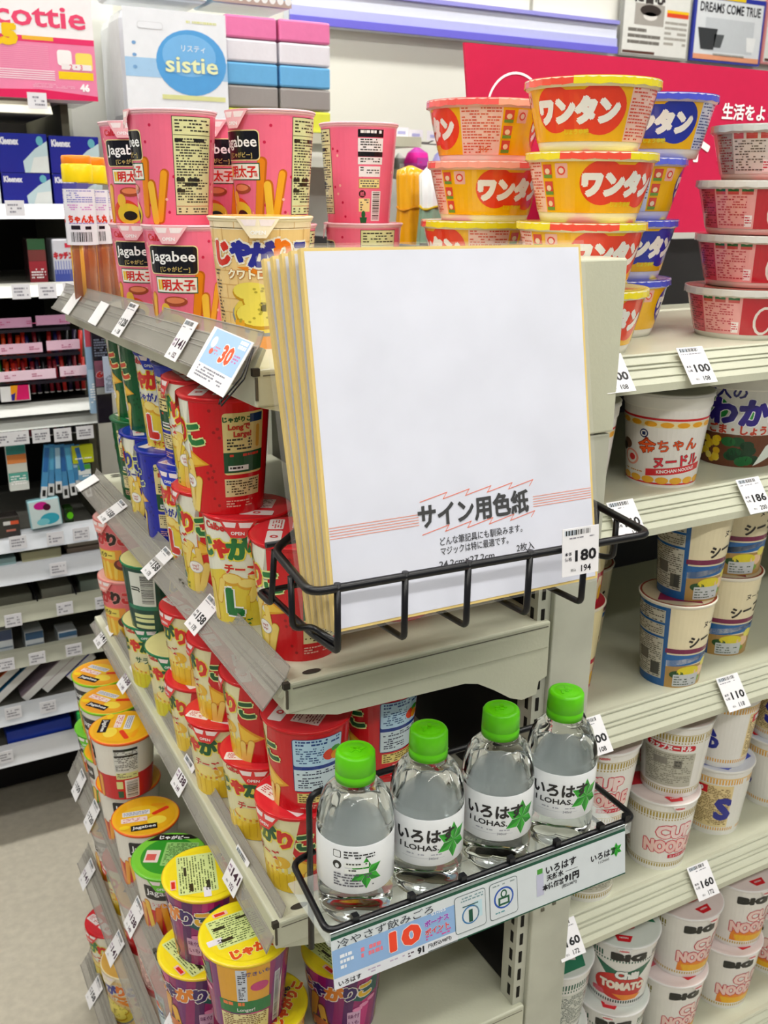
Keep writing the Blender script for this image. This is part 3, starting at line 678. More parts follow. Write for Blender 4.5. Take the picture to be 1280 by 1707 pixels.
def d_sea40(d):
    C = 129; d.R(-C, C, 0, 105, '#f2f0ea', 1)
    for k in range(70): x = -C + k * 3.6; d.R(x, x + 1.9, 84, 92, '#efb24a', 2); d.R(x, x + 1.7, 8, 13, '#efb24a', 2)
    d.R(-C, C, 92, 94, '#f4cf8a', 2); d.T('40th', -24, 96, 15, '#1c2a98', lay=3, bold=.08)
    d.T('SEA', -14, 56, 21, '#1c2a98', lay=3, bold=.10, w=44); d.T('FOOD', -12, 37, 21, '#1c2a98', lay=3, bold=.10, w=48); d.E(-26, 22, 13, 5, '#1c2a98', 3)
    d.R(-44, -10, 72, 79, '#d8202c', 3); d.T('NOODLE', -27, 75.5, 6, '#fff', lay=3, bold=.05)
    d.R(50, 110, 14, 82, '#efd9a0', 2); d.MT(52, 108, 16, 80, '#8a6a3a', seed=105, lay=3); d.R(56, 78, 68, 80, '#d8202c', 4); d.T('100', 67, 74, 8, '#fff', lay=4, bold=.08); d.T('S', 100, 44, 46, '#2a2f98', lay=4, bold=.06)
def d_big(d):
    C = 141; d.R(-C, C, 0, 108, '#f1eee8', 1)
    for s in (-141, 20):
        for k in range(22): x = s + k * 3.8; d.R(x, x + 2.1, 86, 94, '#93893a', 2); d.R(x, x + 1.6, 82, 84.4, '#93893a', 2)
    for k in range(72): x = -C + k * 3.8; d.R(x, x + 1.8, 6, 10, '#c9a83a', 2)
    for s in (0,):
        d.T('BIG', s - 14, 89, 15, '#1a1c18', lay=3, bold=.12, w=40)
        d.P([(s - 40, 12), (s + 34, 12), (s + 40, 30), (s + 20, 36), (s - 38, 32)], '#f08a1c', 2); d.P([(s - 30, 12), (s + 24, 12), (s + 30, 22), (s - 34, 24)], '#f4b81c', 3)
        d.T('CUP', s + 6, 60, 25, '#f8dcd4', out='#d23a4a', ow=.05, lay=4, bold=.06); d.T('NOODLE', s - 2, 38, 25, '#f6d0c8', out='#d2304a', ow=.05, lay=4, bold=.06, w=76)
    d.R(60, 118, 16, 78, '#e7dccd', 2); d.MT(62, 116, 18, 76, '#a07a5a', seed=111, lay=3)
def d_chili(d):
    C = 141; d.R(-C, C, 0, 108, '#ecebe6', 1)
    for k in range(74): x = -C + k * 3.8; d.R(x, x + 2.1, 85, 94, '#27634e', 2); d.R(x, x + 1.7, 80, 83, '#27634e', 2); d.R(x, x + 2, 6, 11, '#1d3a34', 2)
    d.P([(-36, 78), (0, 62), (44, 78), (22, 50), (-16, 50)], '#1f6a4e', 3)
    d.R(-24, 40, 84, 97, '#ecebe6', 3); d.T('BIG', 8, 90, 15, '#1a1c18', lay=4, bold=.12, w=42)
    d.E(0, 36, 36, 24, '#cf2a20', 4, 28); d.P([(-10, 22), (34, 22), (26, 14), (6, 12)], '#f08a1c', 5)
    d.T('Chili', 8, 58, 17, '#f2f4f0', out='#12483c', ow=.05, lay=5, bold=.07); d.T('TOMATO', 4, 38, 18, '#f6ead8', out='#8a1a10', ow=.03, lay=5, bold=.07, w=62)
    d.E(-32, 20, 10, 5, '#e06a7a', 5); d.MT(-42, -22, 14, 26, '#d8485a', seed=120, lay=6)
    d.R(60, 118, 16, 76, '#d9dcd2', 2); d.MT(62, 116, 18, 74, '#55605a', seed=121, lay=3)
def d_kin(d):
    C = 133; d.R(-C, C, 0, 104, '#eeeae4', 1); d.R(-C, C, 76, 78.5, '#d3242c', 2); d.R(-C, C, 68, 75, '#f4e3b0', 2)
    for k in range(16): d.E(-125 + k * 17, 71.5, 7, 3, '#efa81c', 3, 12)
    for k in range(16): d.E(-125 + k * 17, 8, 8, 4, '#f0b02c', 3, 12)
    d.R(-C, C, 3, 5, '#d3242c', 2)
    d.E(-30, 60, 5, 5, '#1a2a5a', 3, 14); d.E(-30, 60, 3.6, 3.6, '#eeeae4', 4, 12); d.R(-32, -28, 58, 62, '#1a2a5a', 5)
    for k, ch in enumerate('金ちゃん'): d.T(ch, -26 + k * 16 + (2 if k else 0), 46 + k * 1.6, 21 if k == 0 else 15, '#f0581c', out='#7a1c10', ow=.03, lay=4, bold=.015, rot=5)
    d.T('ヌードル', 10, 31, 14, '#e02a3c', out='#5a1020', ow=.03, lay=4, bold=.03, rot=6)
    d.P([(-26, 12), (44, 20), (44, 28), (-26, 20)], '#d8202c', 3); d.T('KINCHAN NOODLE', 10, 20.3, 5.2, '#fff', lay=3, rot=6.5, bold=.03)
    d.E(-48, 30, 12, 9, '#f0a08c', 3, 16); d.E(-48, 30, 9, 7, '#f7ece2', 4, 14); d.E(-46, 30, 5, 4, '#e23a3a', 5, 10); d.E(-56, 44, 9, 6, '#6a4a3a', 3); d.E(-62, 40, 6, 5, '#3a2a22', 4)
    d.MT(-60, -30, 14, 17, '#c9882a', seed=130, lay=3); d.R(60, 112, 10, 66, '#e2dcd0', 2); d.MT(62, 110, 12, 64, '#776', seed=131, lay=3)
def d_wakame(d):
    C = 158; d.R(-C, C, 0, 110, '#e6e4de', 1); d.R(-C, C, 0, 40, '#6a3a22', 2)
    d.E(-22, 70, 15, 14, '#1c8a3a', 3, 20); d.E(20, 68, 10, 9, '#3aa04a', 3, 16)
    d.T('大人の', -14, 91, 17, '#2a2a78', lay=4, bold=.03); d.T('わかめ', 20, 67, 34, '#33268c', out='#fff', ow=.03, lay=4, bold=.07)
    d.T('ごま・しょうゆ', 12, 46, 12, '#c9402c', out='#f3e6dc', ow=.05, lay=4, bold=.05)
    rnd = random.Random(9)
    for k in range(26): d.E(rnd.uniform(-50, -16), rnd.uniform(6, 34), 5, 4.4, rnd.choice(('#f2cf2a', '#e9b81c', '#f6df6a')), 3 + k % 2, 10)
    for k in range(12): d.E(rnd.uniform(-8, 28), rnd.uniform(6, 34), 9, 6, rnd.choice(('#12502a', '#1c6a34', '#0e3a20')), 3 + k % 2, 10)
    d.P([(30, 2), (60, 14), (60, 34), (44, 26)], '#e9efe6', 5)
def d_seafood(d):
    C = 125; d.R(-C, C, 0, 108, '#efe2bd', 1)
    d.R(-10, 60, 0, 30, '#b08a4a', 2); d.P([(-10, 36), (60, 46), (60, 42), (-10, 28)], '#f3efe4', 3); d.R(-12, C, 46, 52, '#7a1c4a', 3); d.P([(-12, 44), (C, 44), (C, 40), (-12, 28)], '#1c64a8', 3)
    for (x, y, rx, ry, c) in ((20, 22, 16, 7, '#e3d22a'), (4, 18, 9, 5, '#1d4a1c'), (38, 20, 10, 7, '#f0c8a0'), (46, 30, 8, 6, '#e8dc5a'), (30, 10, 12, 5, '#7aa03a')): d.E(x, y, rx, ry, c, 4)
    d.RR(0, 36, 2, 18, 1, '#c9cdcf', 5); d.MT(1, 35, 3, 17, '#4a5a4a', seed=140, lay=6, pitch=3.4)
    d.T('ヌードル', 48, 82, 9, '#221c1c', lay=3); d.T('シーフード', 52, 66, 16, '#1f1a1a', lay=3, bold=.04, rot=8)
    d.R(-66, -10, 0, 108, '#1c5c9c', 2)
    for (a, b, s) in ((84, 100, 141), (66, 81, 142), (10, 63, 143)): d.R(-61, -15, a, b, '#c6c3b4', 3); d.MT(-60, -16, a, b, '#3a3a3a' if a > 80 else '#6a665a', seed=s, lay=4)
    d.R(-50, -34, 30, 44, '#6a665c', 5); d.R(-30, -18, 14, 30, '#4a4a46', 5); d.R(-C, -C + 50, 20, 60, '#d9cfa8', 2)
def d_redcream(d):
    C = 125; d.R(-C, C, 0, 108, '#efe0ae', 1); d.R(-C, C, 34, 40, '#c01c3a', 2); d.P([(-C, 0), (C, 0), (C, 34), (-C, 30)], '#e8cfa8', 2)
    for k in range(9): d.P([(-110 + k * 27, 0), (-96 + k * 27, 0), (-84 + k * 27, 34), (-98 + k * 27, 34)], '#c8203a', 3); d.CAP(-104 + k * 27, 14, 18, 9, 0, '#e6b02c', 4); d.E(-92 + k * 27, 8, 6, 5, '#2a1a14', 4)
    for k in range(4): d.T('辛', -90 + k * 54, 56, 16, '#c98a1c', lay=3)

# kind: (rim radius, base radius, height, design, lid colours (rim, top), lid design, tab colour)
def lid_plain(boxes, extra=None):
    def f(d, R):
        for (x0, x1, y0, y1, c, micro) in boxes:
            d.RR(x0, x1, y0, y1, 1.2, c, 1)
            if micro: d.MT(x0 + 1, x1 - 1, y0 + 1, y1 - 1, micro, seed=int(x0 + 77), lay=2)
        if extra: extra(d, R)
    return f
def lx_jaga(ring, inner):
    def f(d, R):
        d.E(0, 0, R * .93, R * .93, inner, 1, 32); d.E(-6, 8, R * .55, R * .35, '#f0c02a', 2); d.E(14, -14, R * .3, R * .22, '#f4d84a', 2)
        d.RR(-30, 6, 2, 12, 1, '#e8e6e6', 4); d.MT(-29, 5, 3, 11, '#6a7aa0', seed=201, lay=5); d.RR(-32, 2, -12, -2, 1, '#f3dcd8', 4); d.MT(-30, 0, -11, -3, '#c9402c', seed=202, lay=5)
        for rot in (0,):
            pts = [(-8, -34), (24, -22), (28, -12), (-4, -24)]
            d.P([(-20, -32), (14, -32), (14, -20), (-20, -20)], '#120e12', 4); d.T('Jagabee', -3, -26, 8, '#fff', lay=4, w=30)
        d.E(-28, -22, 7, 4.5, '#f4cf1c', 5); d.CAP(20, 6, 26, 7, 60, '#e23a1c', 3); d.CAP(18, 20, 20, 6, 100, '#f0a01c', 3)
    return f
def lx_imo(d, R):
    d.E(0, 0, R * .9, R * .9, '#f3dc1c', 1, 30)
    d.RR(-32, 32, -12, 30, 2, '#d7e59a', 2); d.MT(-30, 30, -10, 29, '#5a6a3a', seed=210, lay=3, pitch=3); d.R(-28, -16, 14, 18, '#2a2a1a', 4); d.R(-26, -14, -4, 0, '#2a2a1a', 4); d.R(-2, 12, 20, 23, '#2a2a1a', 4)
    d.RR(-40, -24, -4, 4, 1, '#e8e4ee', 3); d.RR(-22, -6, 32, 38, 1, '#f0c0b0', 3); d.R(-20, -9, 33, 37, '#d82a1c', 4); d.T('じゃがりこ', 6, -25, 13, '#e0501c', out='#f8ef9a', lay=3, bold=.08); d.T('いも', 20, -17, 8, '#3a1a5a', lay=4, bold=.06)
def lx_open(main):
    def f(d, R):
        d.R(-26, 26, -6, 22, '#f3d8d8', 1); d.MT(-24, 24, -5, 21, '#7a3a4a', seed=220, lay=2); d.R(-8, -5, -6, 22, main, 3)
        d.RR(-34, -6, -28, -14, 2, '#f6ecec', 1); d.RR(-2, 30, -28, -14, 2, '#f6ecec', 1); d.T('◎', 14, -21, 9, '#d8202c', lay=2); d.MT(-32, -8, -27, -15, '#c44', seed=221, lay=2)
    return f
def lx_green(d, R):
    d.E(0, 0, R * .8, R * .8, '#2f9a2a', 1, 30); d.RR(-8, 34, -20, 26, 2, '#9ad27a', 2); d.MT(-6, 32, -18, 24, '#3a6a2a', seed=230, lay=3); d.RR(-30, -12, -14, 10, 1, '#f0ded8', 3); d.R(-28, -16, -10, 2, '#e0605a', 4)
    d.P([(-34, 28), (30, 34), (20, 42), (-20, 42)], '#141014', 4); d.T('じゃがビー', 0, 35, 8, '#fff', lay=5, bold=.05)
def lx_cup(main):
    def f(d, R):
        d.P([(-R * .9, 4), (R * .9, 4), (R * .6, R * .7), (-R * .6, R * .7)], main, 1); d.R(-20, 20, 12, 24, '#f2e6e6', 2); d.MT(-18, 18, 13, 23, '#a33', seed=240, lay=3)
        d.P([(-12, -28), (12, -28), (8, -40), (-8, -40)], '#d8202c', 2); d.T('NISSIN', 0, -33, 4, '#fff', lay=2)
        d.E(0, -10, 16, 7, '#e88a8a', 1)
    return f
def lx_film(c1, c2, c3):
    def f(d, R):
        d.E(0, 0, R * .97, R * .97, c1, 1, 36); d.P([(-R * .6, -R * .7), (R * .6, -R * .7), (R * .5, -R * .2), (-R * .5, -R * .2)], c2, 2); d.E(0, R * .2, R * .5, R * .35, c3, 2)
    return f
KIND = {
    'jagabee': (.0445, .0355, .105, d_jagabee, '#f6c6cf', '#d83a5a', None, '#f3b9c0'),
    'quattro': (.0465, .036, .113, d_quattro, '#f4e6c0', '#e6b45a', None, '#f6e9cc'),
    'cheese_L': (.0445, .034, .113, jagariko_L('#d8101c', ('#1d7a3a', '#d8261c', '#1d7a3a', '#d8261c', '#1d7a3a'), 'チーズ', '#d8261c', '#1d7a3a', 1), '#d8101c', '#e2303a', lx_open('#d8101c'), '#e03a3a'),
    'salad_L': (.0445, .034, .113, jagariko_L('#0b5a2c', ('#c9261c', '#1d7a3a', '#d8261c', '#1d7a3a', '#d8461c'), 'サラダ', '#1d6a2a', '#c9261c', 1), '#0b6a3a', '#127a44', lx_open('#0b5a2c'), '#15804a'),
    'butter_L': (.0445, .034, .113, jagariko_L('#1020a8', ('#1d2a9a', '#d8261c', '#d8261c', '#1d2a9a', '#1d2a9a'), 'じゃがバター', '#1d2a9a', '#d8261c', 1), '#1a2cb0', '#2036b8', lx_open('#1020a8'), '#2a3cc0'),
    'cheese_S': (.0435, .034, .092, jagariko_S('#cf0f1c', '#0f5a2c', '#d8261c', 'チーズ', '#c9261c'), '#d8141c', '#e2303a', lx_open('#d8101c'), '#e23030'),
    'salad_S': (.0435, .034, .092, jagariko_S('#08443a', '#0f5a2c', '#d8261c', 'サラダ', '#1a5a2a', '#dcd01c'), '#0f7a4a', '#e8e09a', None, '#128052'),
    'tarako_S': (.0435, .034, .092, d_tarako, '#f29a96', '#f0b8b0', None, '#f4a49c'),
    'butter_jaga': (.0445, .035, .092, jagabee_S('#f08a1c', '#cf1c24', 'バターしょうゆ'), '#f0641c', '#f3b52a', lx_jaga('#e8501c', '#eeb01c'), None),
    'salt_jaga': (.0445, .035, .092, jagabee_S('#7ac01c', '#4aa82a', 'うすしお味'), '#86c81e', '#f0b02a', lx_jaga('#7ac01c', '#f0a42a'), None),
    'green_jaga': (.0465, .035, .092, jagabee_S('#4ab02a', '#d8202c', 'うすしお味'), '#6cc832', '#7ad03a', lx_green, '#6cc832'),
    'imo': (.0465, .036, .092, d_imo, '#f2d21c', '#f6e21c', lx_imo, None),
    'wonton': (.0635, .047, .0625, wonton('red'), '#efe7c4', '#e9d23a', lx_film('#ead23a', '#e2503a', '#5aa03a'), None),
    'wonton_pink': (.0635, .047, .0625, wonton('red'), '#f0c4b8', '#e8604a', lx_film('#e8604a', '#f0a08a', '#f3d0c0'), None),
    'wonton_blue': (.0635, .047, .0625, wonton('blue'), '#cfd0e6', '#3a44b0', lx_film('#4a54c0', '#e8d23a', '#8a90d8'), None),
    'red_bowl': (.0655, .05, .0545, redbowl('r', '#1c6a3a'), '#d9d6cf', '#b9403a', lx_film('#c9554a', '#8a4a2a', '#e0b8a0'), None),
    'black_bowl': (.0655, .05, .0545, redbowl('k', '#d85a5a'), '#cdd3d0', '#b9b0a0', lx_film('#c9b8a0', '#c97a2a', '#e0d8c8'), None),
    'cup_noodle': (.0475, .036, .105, d_cup, '#f1eee8', '#e9d8d4', lx_cup('#d8303c'), '#f4f1ec'),
    'cup_seafood40': (.0475, .036, .105, d_sea40, '#f1efe8', '#d9dce6', lx_cup('#4a5ac0'), None),
    'big_noodle': (.0515, .039, .108, d_big, '#f5f1ee', '#f3e2e0', lx_cup('#e86a78'), '#f7f3f0'),
    'big_chili': (.0515, .039, .108, d_chili, '#f3f3f0', '#e6ece6', lx_cup('#3a8a6a'), '#f4f4f1'),
    'kinchan': (.0495, .038, .104, d_kin, '#e8e6e0', '#c9c9c4', None, None),
    'wakame': (.0570, .044, .110, d_wakame, '#d9d7cf', '#c9c8c0', None, None),
    'seafood': (.0450, .035, .108, d_seafood, '#efe8d6', '#8a3a2a', lx_film('#b9a88a', '#7a1c3a', '#1c64a8'), None),
    'red_cream': (.0450, .035, .108, d_redcream, '#efe4cc', '#a8202c', None, None),
}
BOWL = ('wonton', 'wonton_pink', 'wonton_blue', 'red_bowl', 'black_bowl')
NAMES = {'jagabee': 'snack_cup', 'quattro': 'snack_cup', 'cup_noodle': 'noodle_cup'}
_proto = {}; _used = set()
def make(kind, nm):
    rt, rb, h, des, rimc, topc, ldes, tabc = KIND[kind]
    t = thing(nm, (0, 0, 0))
    bowl = kind in BOWL; white = kind in ('kinchan', 'wakame', 'cup_noodle', 'cup_seafood40', 'big_noodle', 'big_chili')
    n = 48; bc = '#efece4' if (bowl or white) else '#f0ece2'
    rz = lambda z: rb + (rt - .0015 - rb) * z / h
    g = G()
    prof = [(0.001, .003), (rb - .004, .003), (rb - .0035, 0), (rb - .0005, 0), (rz(.002), .002), (rz(h * .5), h * .5), (rz(h - .004), h - .004), (rt - .001, h - .0035), (rt, h - .002), (rt - .0006, h - .0004), (rt - .003, h)]
    if bowl: prof = [(0.001, .003), (rb - .006, .003), (rb - .005, 0), (rb - .001, 0), (rb + .001, .006), (rz(h * .5), h * .5), (rz(h - .008), h - .008), (rt - .0015, h - .0075), (rt, h - .005), (rt, h - .001), (rt - .003, h)]
    if kind in ('kinchan', 'wakame'): prof = prof[:5] + [(rz(h * .5), h * .5), (rz(h * .84), h * .84), (rt - .0015, h * .86), (rt - .001, h * .955), (rt + .0005, h * .96), (rt, h - .0005), (rt - .003, h)]
    cols = [bc] * (len(prof) - 1); cols[-4:] = [rimc] * 4
    g.lathe(prof, n, cols=cols); obj('body', g, 'paper' if not bowl else 'film', t)
    g = G(); d = D(g, cone_map(rb, rt - .0013, h), 5.0, .10); des(d)
    obj('printed_label', g, 'gloss' if not bowl else 'film', t)
    # lid
    R = (rt - .0022) * 1000; g = G()
    g.lathe([(rt + .0004, h - .0012), (rt + .0008, h + .0002), (rt - .0008, h + .0009), (rt - .004, h + .0006), (.0005, h + .0005)], n, cols=[rimc, rimc, topc, topc])
    d = D(g, flat_map((0, 0, h + .0007), (0, 1, 0), (-1, 0, 0), (0, 0, 1)), 0, .12)
    if kind not in ('kinchan', 'wakame'): d.E(0, 0, R * .9, R * .9, topc, 1, 36)
    if ldes:
        d2 = D(g, flat_map((0, 0, h + .00085), (0, 1, 0), (-1, 0, 0), (0, 0, 1)), 0, .12); ldes(d2, R)
    if bowl:      # segments of film colour round the rim
        segs = {'wonton': ('#e9d61c', '#e9d61c', '#f0503a', '#2f9a3a', '#ecd92a', '#f0503a'), 'wonton_pink': ('#f0605a', '#f2746a', '#f0605a', '#f4a08a'), 'wonton_blue': ('#4a54c8', '#5a64d0', '#e6d42a', '#4a54c8'),
                'red_bowl': ('#d8d5ce', '#d8d5ce', '#a83a2a', '#d8d5ce'), 'black_bowl': ('#d0d5d2', '#d0d5d2', '#c98a3a', '#d0d5d2')}[kind]
        N = 36
        for k in range(N):
            a0, a1 = 2 * PI * k / N, 2 * PI * (k + 1) / N; c = segs[int(k / N * len(segs))]; ro, zt = rt + .0010, h
            wv = .0007 * math.sin(k * 2.3)
            g.face([(ro * math.cos(a0), ro * math.sin(a0), zt - .006 + wv), (ro * math.cos(a1), ro * math.sin(a1), zt - .006 - wv), ((ro - .0004) * math.cos(a1), (ro - .0004) * math.sin(a1), zt + .001), ((ro - .0004) * math.cos(a0), (ro - .0004) * math.sin(a0), zt + .001)], c, True)
    lid_o = obj('lid', g, 'film' if bowl or kind in ('imo', 'green_jaga') else 'gloss', t)
    if tabc:
        g = G(); cm = cone_map(rb, rt, h); big = kind in ('green_jaga', 'cup_noodle', 'big_noodle', 'big_chili')
        mp = lambda x, y, L: cm(x, y, L + 1.2 + (h * 1000 - y) * .12)
        d = D(g, mp, 4.0, .10); y1 = h * 1000 + .4; hw, dp = (9, 9) if kind.startswith('cup') or kind.startswith('big') else (17, 17)
        d.P([(-hw, y1), (hw, y1), (hw * .35, y1 - dp), (-hw * .35, y1 - dp)], tabc, 1)
        d.R(-hw, hw, y1 - 1, y1, tabc, 1)
        if hw > 10: d.P([(-13, y1 - 2), (-1, y1 - 2), (-2, y1 - 7), (-10, y1 - 7)], '#f6e8e8', 2); d.P([(1, y1 - 2), (13, y1 - 2), (10, y1 - 7), (2, y1 - 7)], '#f6e8e8', 2); d.T('OPEN', 0, y1 - 12.5, 4.4, '#fff', lay=2, bold=.03)
        else: d.T('NISSIN', 0, y1 - 4.5, 3.6, '#d8202c', lay=2, bold=.04)
        obj('lid_tab', g, 'gloss', lid_o)
    return t
def cup(kind, x, y, z, xv, label, cat, group, nm='snack_cup', tilt=0):
    """xv: millimetres round the cup, from the front of its print, of the side that faces the shopper"""
    if kind not in _proto: _proto[kind] = make(kind, nm)
    if kind not in _used: _used.add(kind); t = _proto[kind]
    else: t = dup(_proto[kind])
    rt, rb = KIND[kind][:2]; rm = (rt + rb) / 2 * 1000
    t.location = (x, y, z); t.rotation_euler = (tilt, 0, math.atan2(-y, -x) - xv / rm)
    tag(t, label, cat, group); return t

# ================================================================== stock on the end-cap shelves
G1 = 'pink potato stick cups on the top shelf'
def J(u, y, lev, xv, label, kind='jagabee', dx=0):
    x = at_y(u, 300, y).x + dx; cup(kind, x, y, zs(0, y) + lev * .1062, xv, label, 'snack cup', G1)
J(238, 1.15, 1, 16, 'pink snack cup with black label, farthest left of the upper row')
J(291, 1.005, 1, 57, 'pink snack cup with pale ingredients panel, upper row beside the blue tissue rolls')
J(453, .965, 1, 36, 'pink cup in the upper row showing half its black label, under striped tissue packs')
J(388, 1.09, 1, 20, 'shaded pink snack cup in the gap behind the two front upper cups')
J(598, 1.045, 1, -119, 'pink snack cup with barcode and cactus print, rightmost of the upper row')
J(243, 1.15, 0, 18, 'pink snack cup in the lower row nearest the karaage tubes')
J(307, .985, 0, 16, 'pink snack cup in the lower row left of the cheese cup, lid folded back')
J(455, .99, 0, 40, 'pink snack cup directly behind the top left of the autograph boards')
J(606, 1.03, 0, 60, 'pink snack cup whose rim shows just above the boards')
cup('quattro', at_y(432, 300, .845).x, .845, zs(0, .845), 2, 'tan four-cheese potato stick cup beside the left edge of the boards', 'snack cup', G1)
g2 = 'tall potato stick cups on the second shelf'
def A2(kind, x, y, lev, xv, label): cup(kind, x, y, zs(1, y) + lev * .1142, xv, label, 'snack cup', g2)
A2('cheese_L', .33, .766, 0, 64, 'tall red cup behind the left end of the black wire basket')
A2('cheese_L', .316, .86, 0, 8, 'tall cheese flavour cup with large green L facing front')
A2('cheese_L', .315, .951, 0, 52, 'tall red and white cup, third from the near end, lower layer of the second shelf')
A2('butter_L', .324, 1.040, 0, 30, 'tall white and yellow butter cup in the lower layer between red and blue cups')
A2('butter_L', .322, 1.130, 0, 90, 'plain blue side of a tall cup in the lower layer of the second shelf')
A2('butter_L', .326, 1.219, 0, 60, 'tall blue cup in the lower layer showing only its yellow stick pattern')
A2('salad_L', .335, 1.308, 0, 108, 'green cup with cream panel, far end of the lower layer on the second shelf')
A2('cheese_L', .302, .872, 1, 70, 'tall red cup with cream and green panel, nearest of the upper layer')
A2('cheese_L', .314, .961, 1, 52, 'tall red cup, second of the upper layer on the second shelf')
A2('butter_L', .328, 1.050, 1, 118, 'butter cup with cream panel in the upper layer between red and white cups')
A2('butter_L', .331, 1.140, 1, 24, 'white and yellow butter cup with red L, upper layer of the second shelf')
A2('salad_L', .333, 1.230, 1, 82, 'dark green cup in the upper layer beside the butter cup')
A2('salad_L', .339, 1.320, 1, 80, 'dark green cup at the far end of the upper layer on the second shelf')
A2('cheese_L', .452, .80, 0, 64, 'red cup standing deep on the second shelf below the boards')
g3 = 'small potato stick cups on the third shelf'
def A3(kind, x, y, lev, xv, label): cup(kind, x, y, zs(2, y) + lev * .0932, xv, label, 'snack cup', g3)
A3('cheese_S', .329, .752, 1, 76, 'red cup with pale blue information panel just left of the water bottles')
A3('cheese_S', .322, .757, 0, 34, 'cheese cup under the red cup with the pale blue panel')
A3('cheese_S', .322, .848, 1, 56, 'red and cream cup, second of the upper layer on the third shelf')
A3('cheese_S', .318, .848, 0, 8, 'cheese cup with drooping red tab, second of the lower layer on the third shelf')
A3('cheese_S', .316, .938, 1, 50, 'cheese cup, third of the upper layer on the third shelf')
A3('cheese_S', .308, .936, 0, 20, 'cheese cup showing its crown of potato sticks, third of the lower layer')
A3('cheese_S', .312, 1.028, 1, 40, 'cheese cup with red lid tab under the 158 tag, fourth of the upper layer')
A3('cheese_S', .312, 1.026, 0, 46, 'cheese cup glimpsed behind the drooping red lids on the third shelf')
A3('salad_S', .312, 1.116, 0, 12, 'salad cup whose green tab hangs beside the red lids')
A3('salad_S', .306, 1.168+.038, 0, 12, 'salad cup with green lid under the cup that shows its barcode')
A3('salad_S', .306, 1.19, 1, -66, 'dark green cup turned to show a barcode on white')
A3('tarako_S', .312, 1.372, 0, 38, 'salmon pink cup at the far end of the third shelf, lower one')
A3('tarako_S', .312, 1.368, 1, 38, 'salmon pink cup at the far end of the third shelf, upper one')
A3('cheese_S', .42, .778, 1, 60, 'shaded dark red lid deep on the third shelf behind the bottles')
A3('cheese_S', .425, .782, 0, -100, 'shaded pinkish cup underneath the dark red lid behind the bottles')
g4 = 'cups with yellow, green and orange lids on the fourth shelf'
if True:
    _p = make('imo', 'snack_cup'); _proto['imo'] = _p
    for ch in _p.children:
        if ch.name.startswith('lid'): ch.rotation_euler = (0, 0, 92 / 41.25 + .35)
    first = [True]
def A4(kind, x, y, lev, xv, label): return cup(kind, x, y, zs(3, y) + lev * .0932, xv, label, 'snack cup', g4)
A4('imo', .262, .762, 1, 92, 'large yellow lidded sweet potato cup, nearest one at bottom')
A4('imo', .276, .758, 0, 60, 'yellow lid peeping out right of the nearest sweet potato cup')
A4('imo', .255, .866, 1, 40, 'yellow lidded sweet potato cup behind the 141 price tag')
A4('imo', .243, .862, 0, 20, 'sweet potato cup below left, under the second yellow lid')
A4('imo', .385, .79, 0, 10, 'purple and teal sweet potato cup partly behind the water display card')
A4('green_jaga', .258, 1.03, 0, 10, 'green lidded cup with peeled corner beside the yellow lids')
A4('butter_jaga', .254, 1.125, 0, 0, 'cup with large orange lid showing a black logo, lower layer')
A4('butter_jaga', .256, 1.222, 0, 0, 'orange lidded cup underneath the cup with the barcode')
A4('butter_jaga', .250, 1.205, 1, 72, 'orange lidded cup with barcode and red base, upper layer on the fourth shelf')
A4('salt_jaga', .255, 1.29, 1, 30, 'lime rimmed cup, nearer of the two upper ones at the far end')
A4('salt_jaga', .262, 1.378, 1, 30, 'lime rimmed cup, farthest one on the fourth shelf')
A4('green_jaga', .262, 1.385, 0, 30, 'green lidded cup low at the far end of the fourth shelf')
A4('salt_jaga', .258, 1.31, 0, 60, 'lime cup in the lower layer behind the far tags of the fourth rail')
for k, (y, kd) in enumerate(((1.38, 'butter_jaga'), (1.29, 'cheese_S'), (1.20, 'butter_jaga'), (1.11, 'tarako_S'), (1.02, 'cheese_S'))):
    cup(kd, .265, y, zs(4, y), 20 + 30 * k, ['red based cup at the far end of the fifth shelf behind the rail', 'red cup second from the far end of the fifth shelf', 'orange lidded cup in the middle of the fifth shelf behind the rail', 'salmon cup behind the near 141 tag on the fifth shelf', 'red cup half hidden at the near end of the fifth shelf'][k], 'snack cup', 'cups on the fifth shelf')
cup('cheese_L', .215 + .03, 1.39, zs(5, 1.39), 40, 'cup with dark red lid on the lowest shelf at bottom left', 'snack cup', 'cups on the lowest end-cap shelf')
cup('quattro', .25, 1.29, zs(5, 1.29), 40, 'tan cup on the lowest shelf beside the dark red lid', 'snack cup', 'cups on the lowest end-cap shelf')

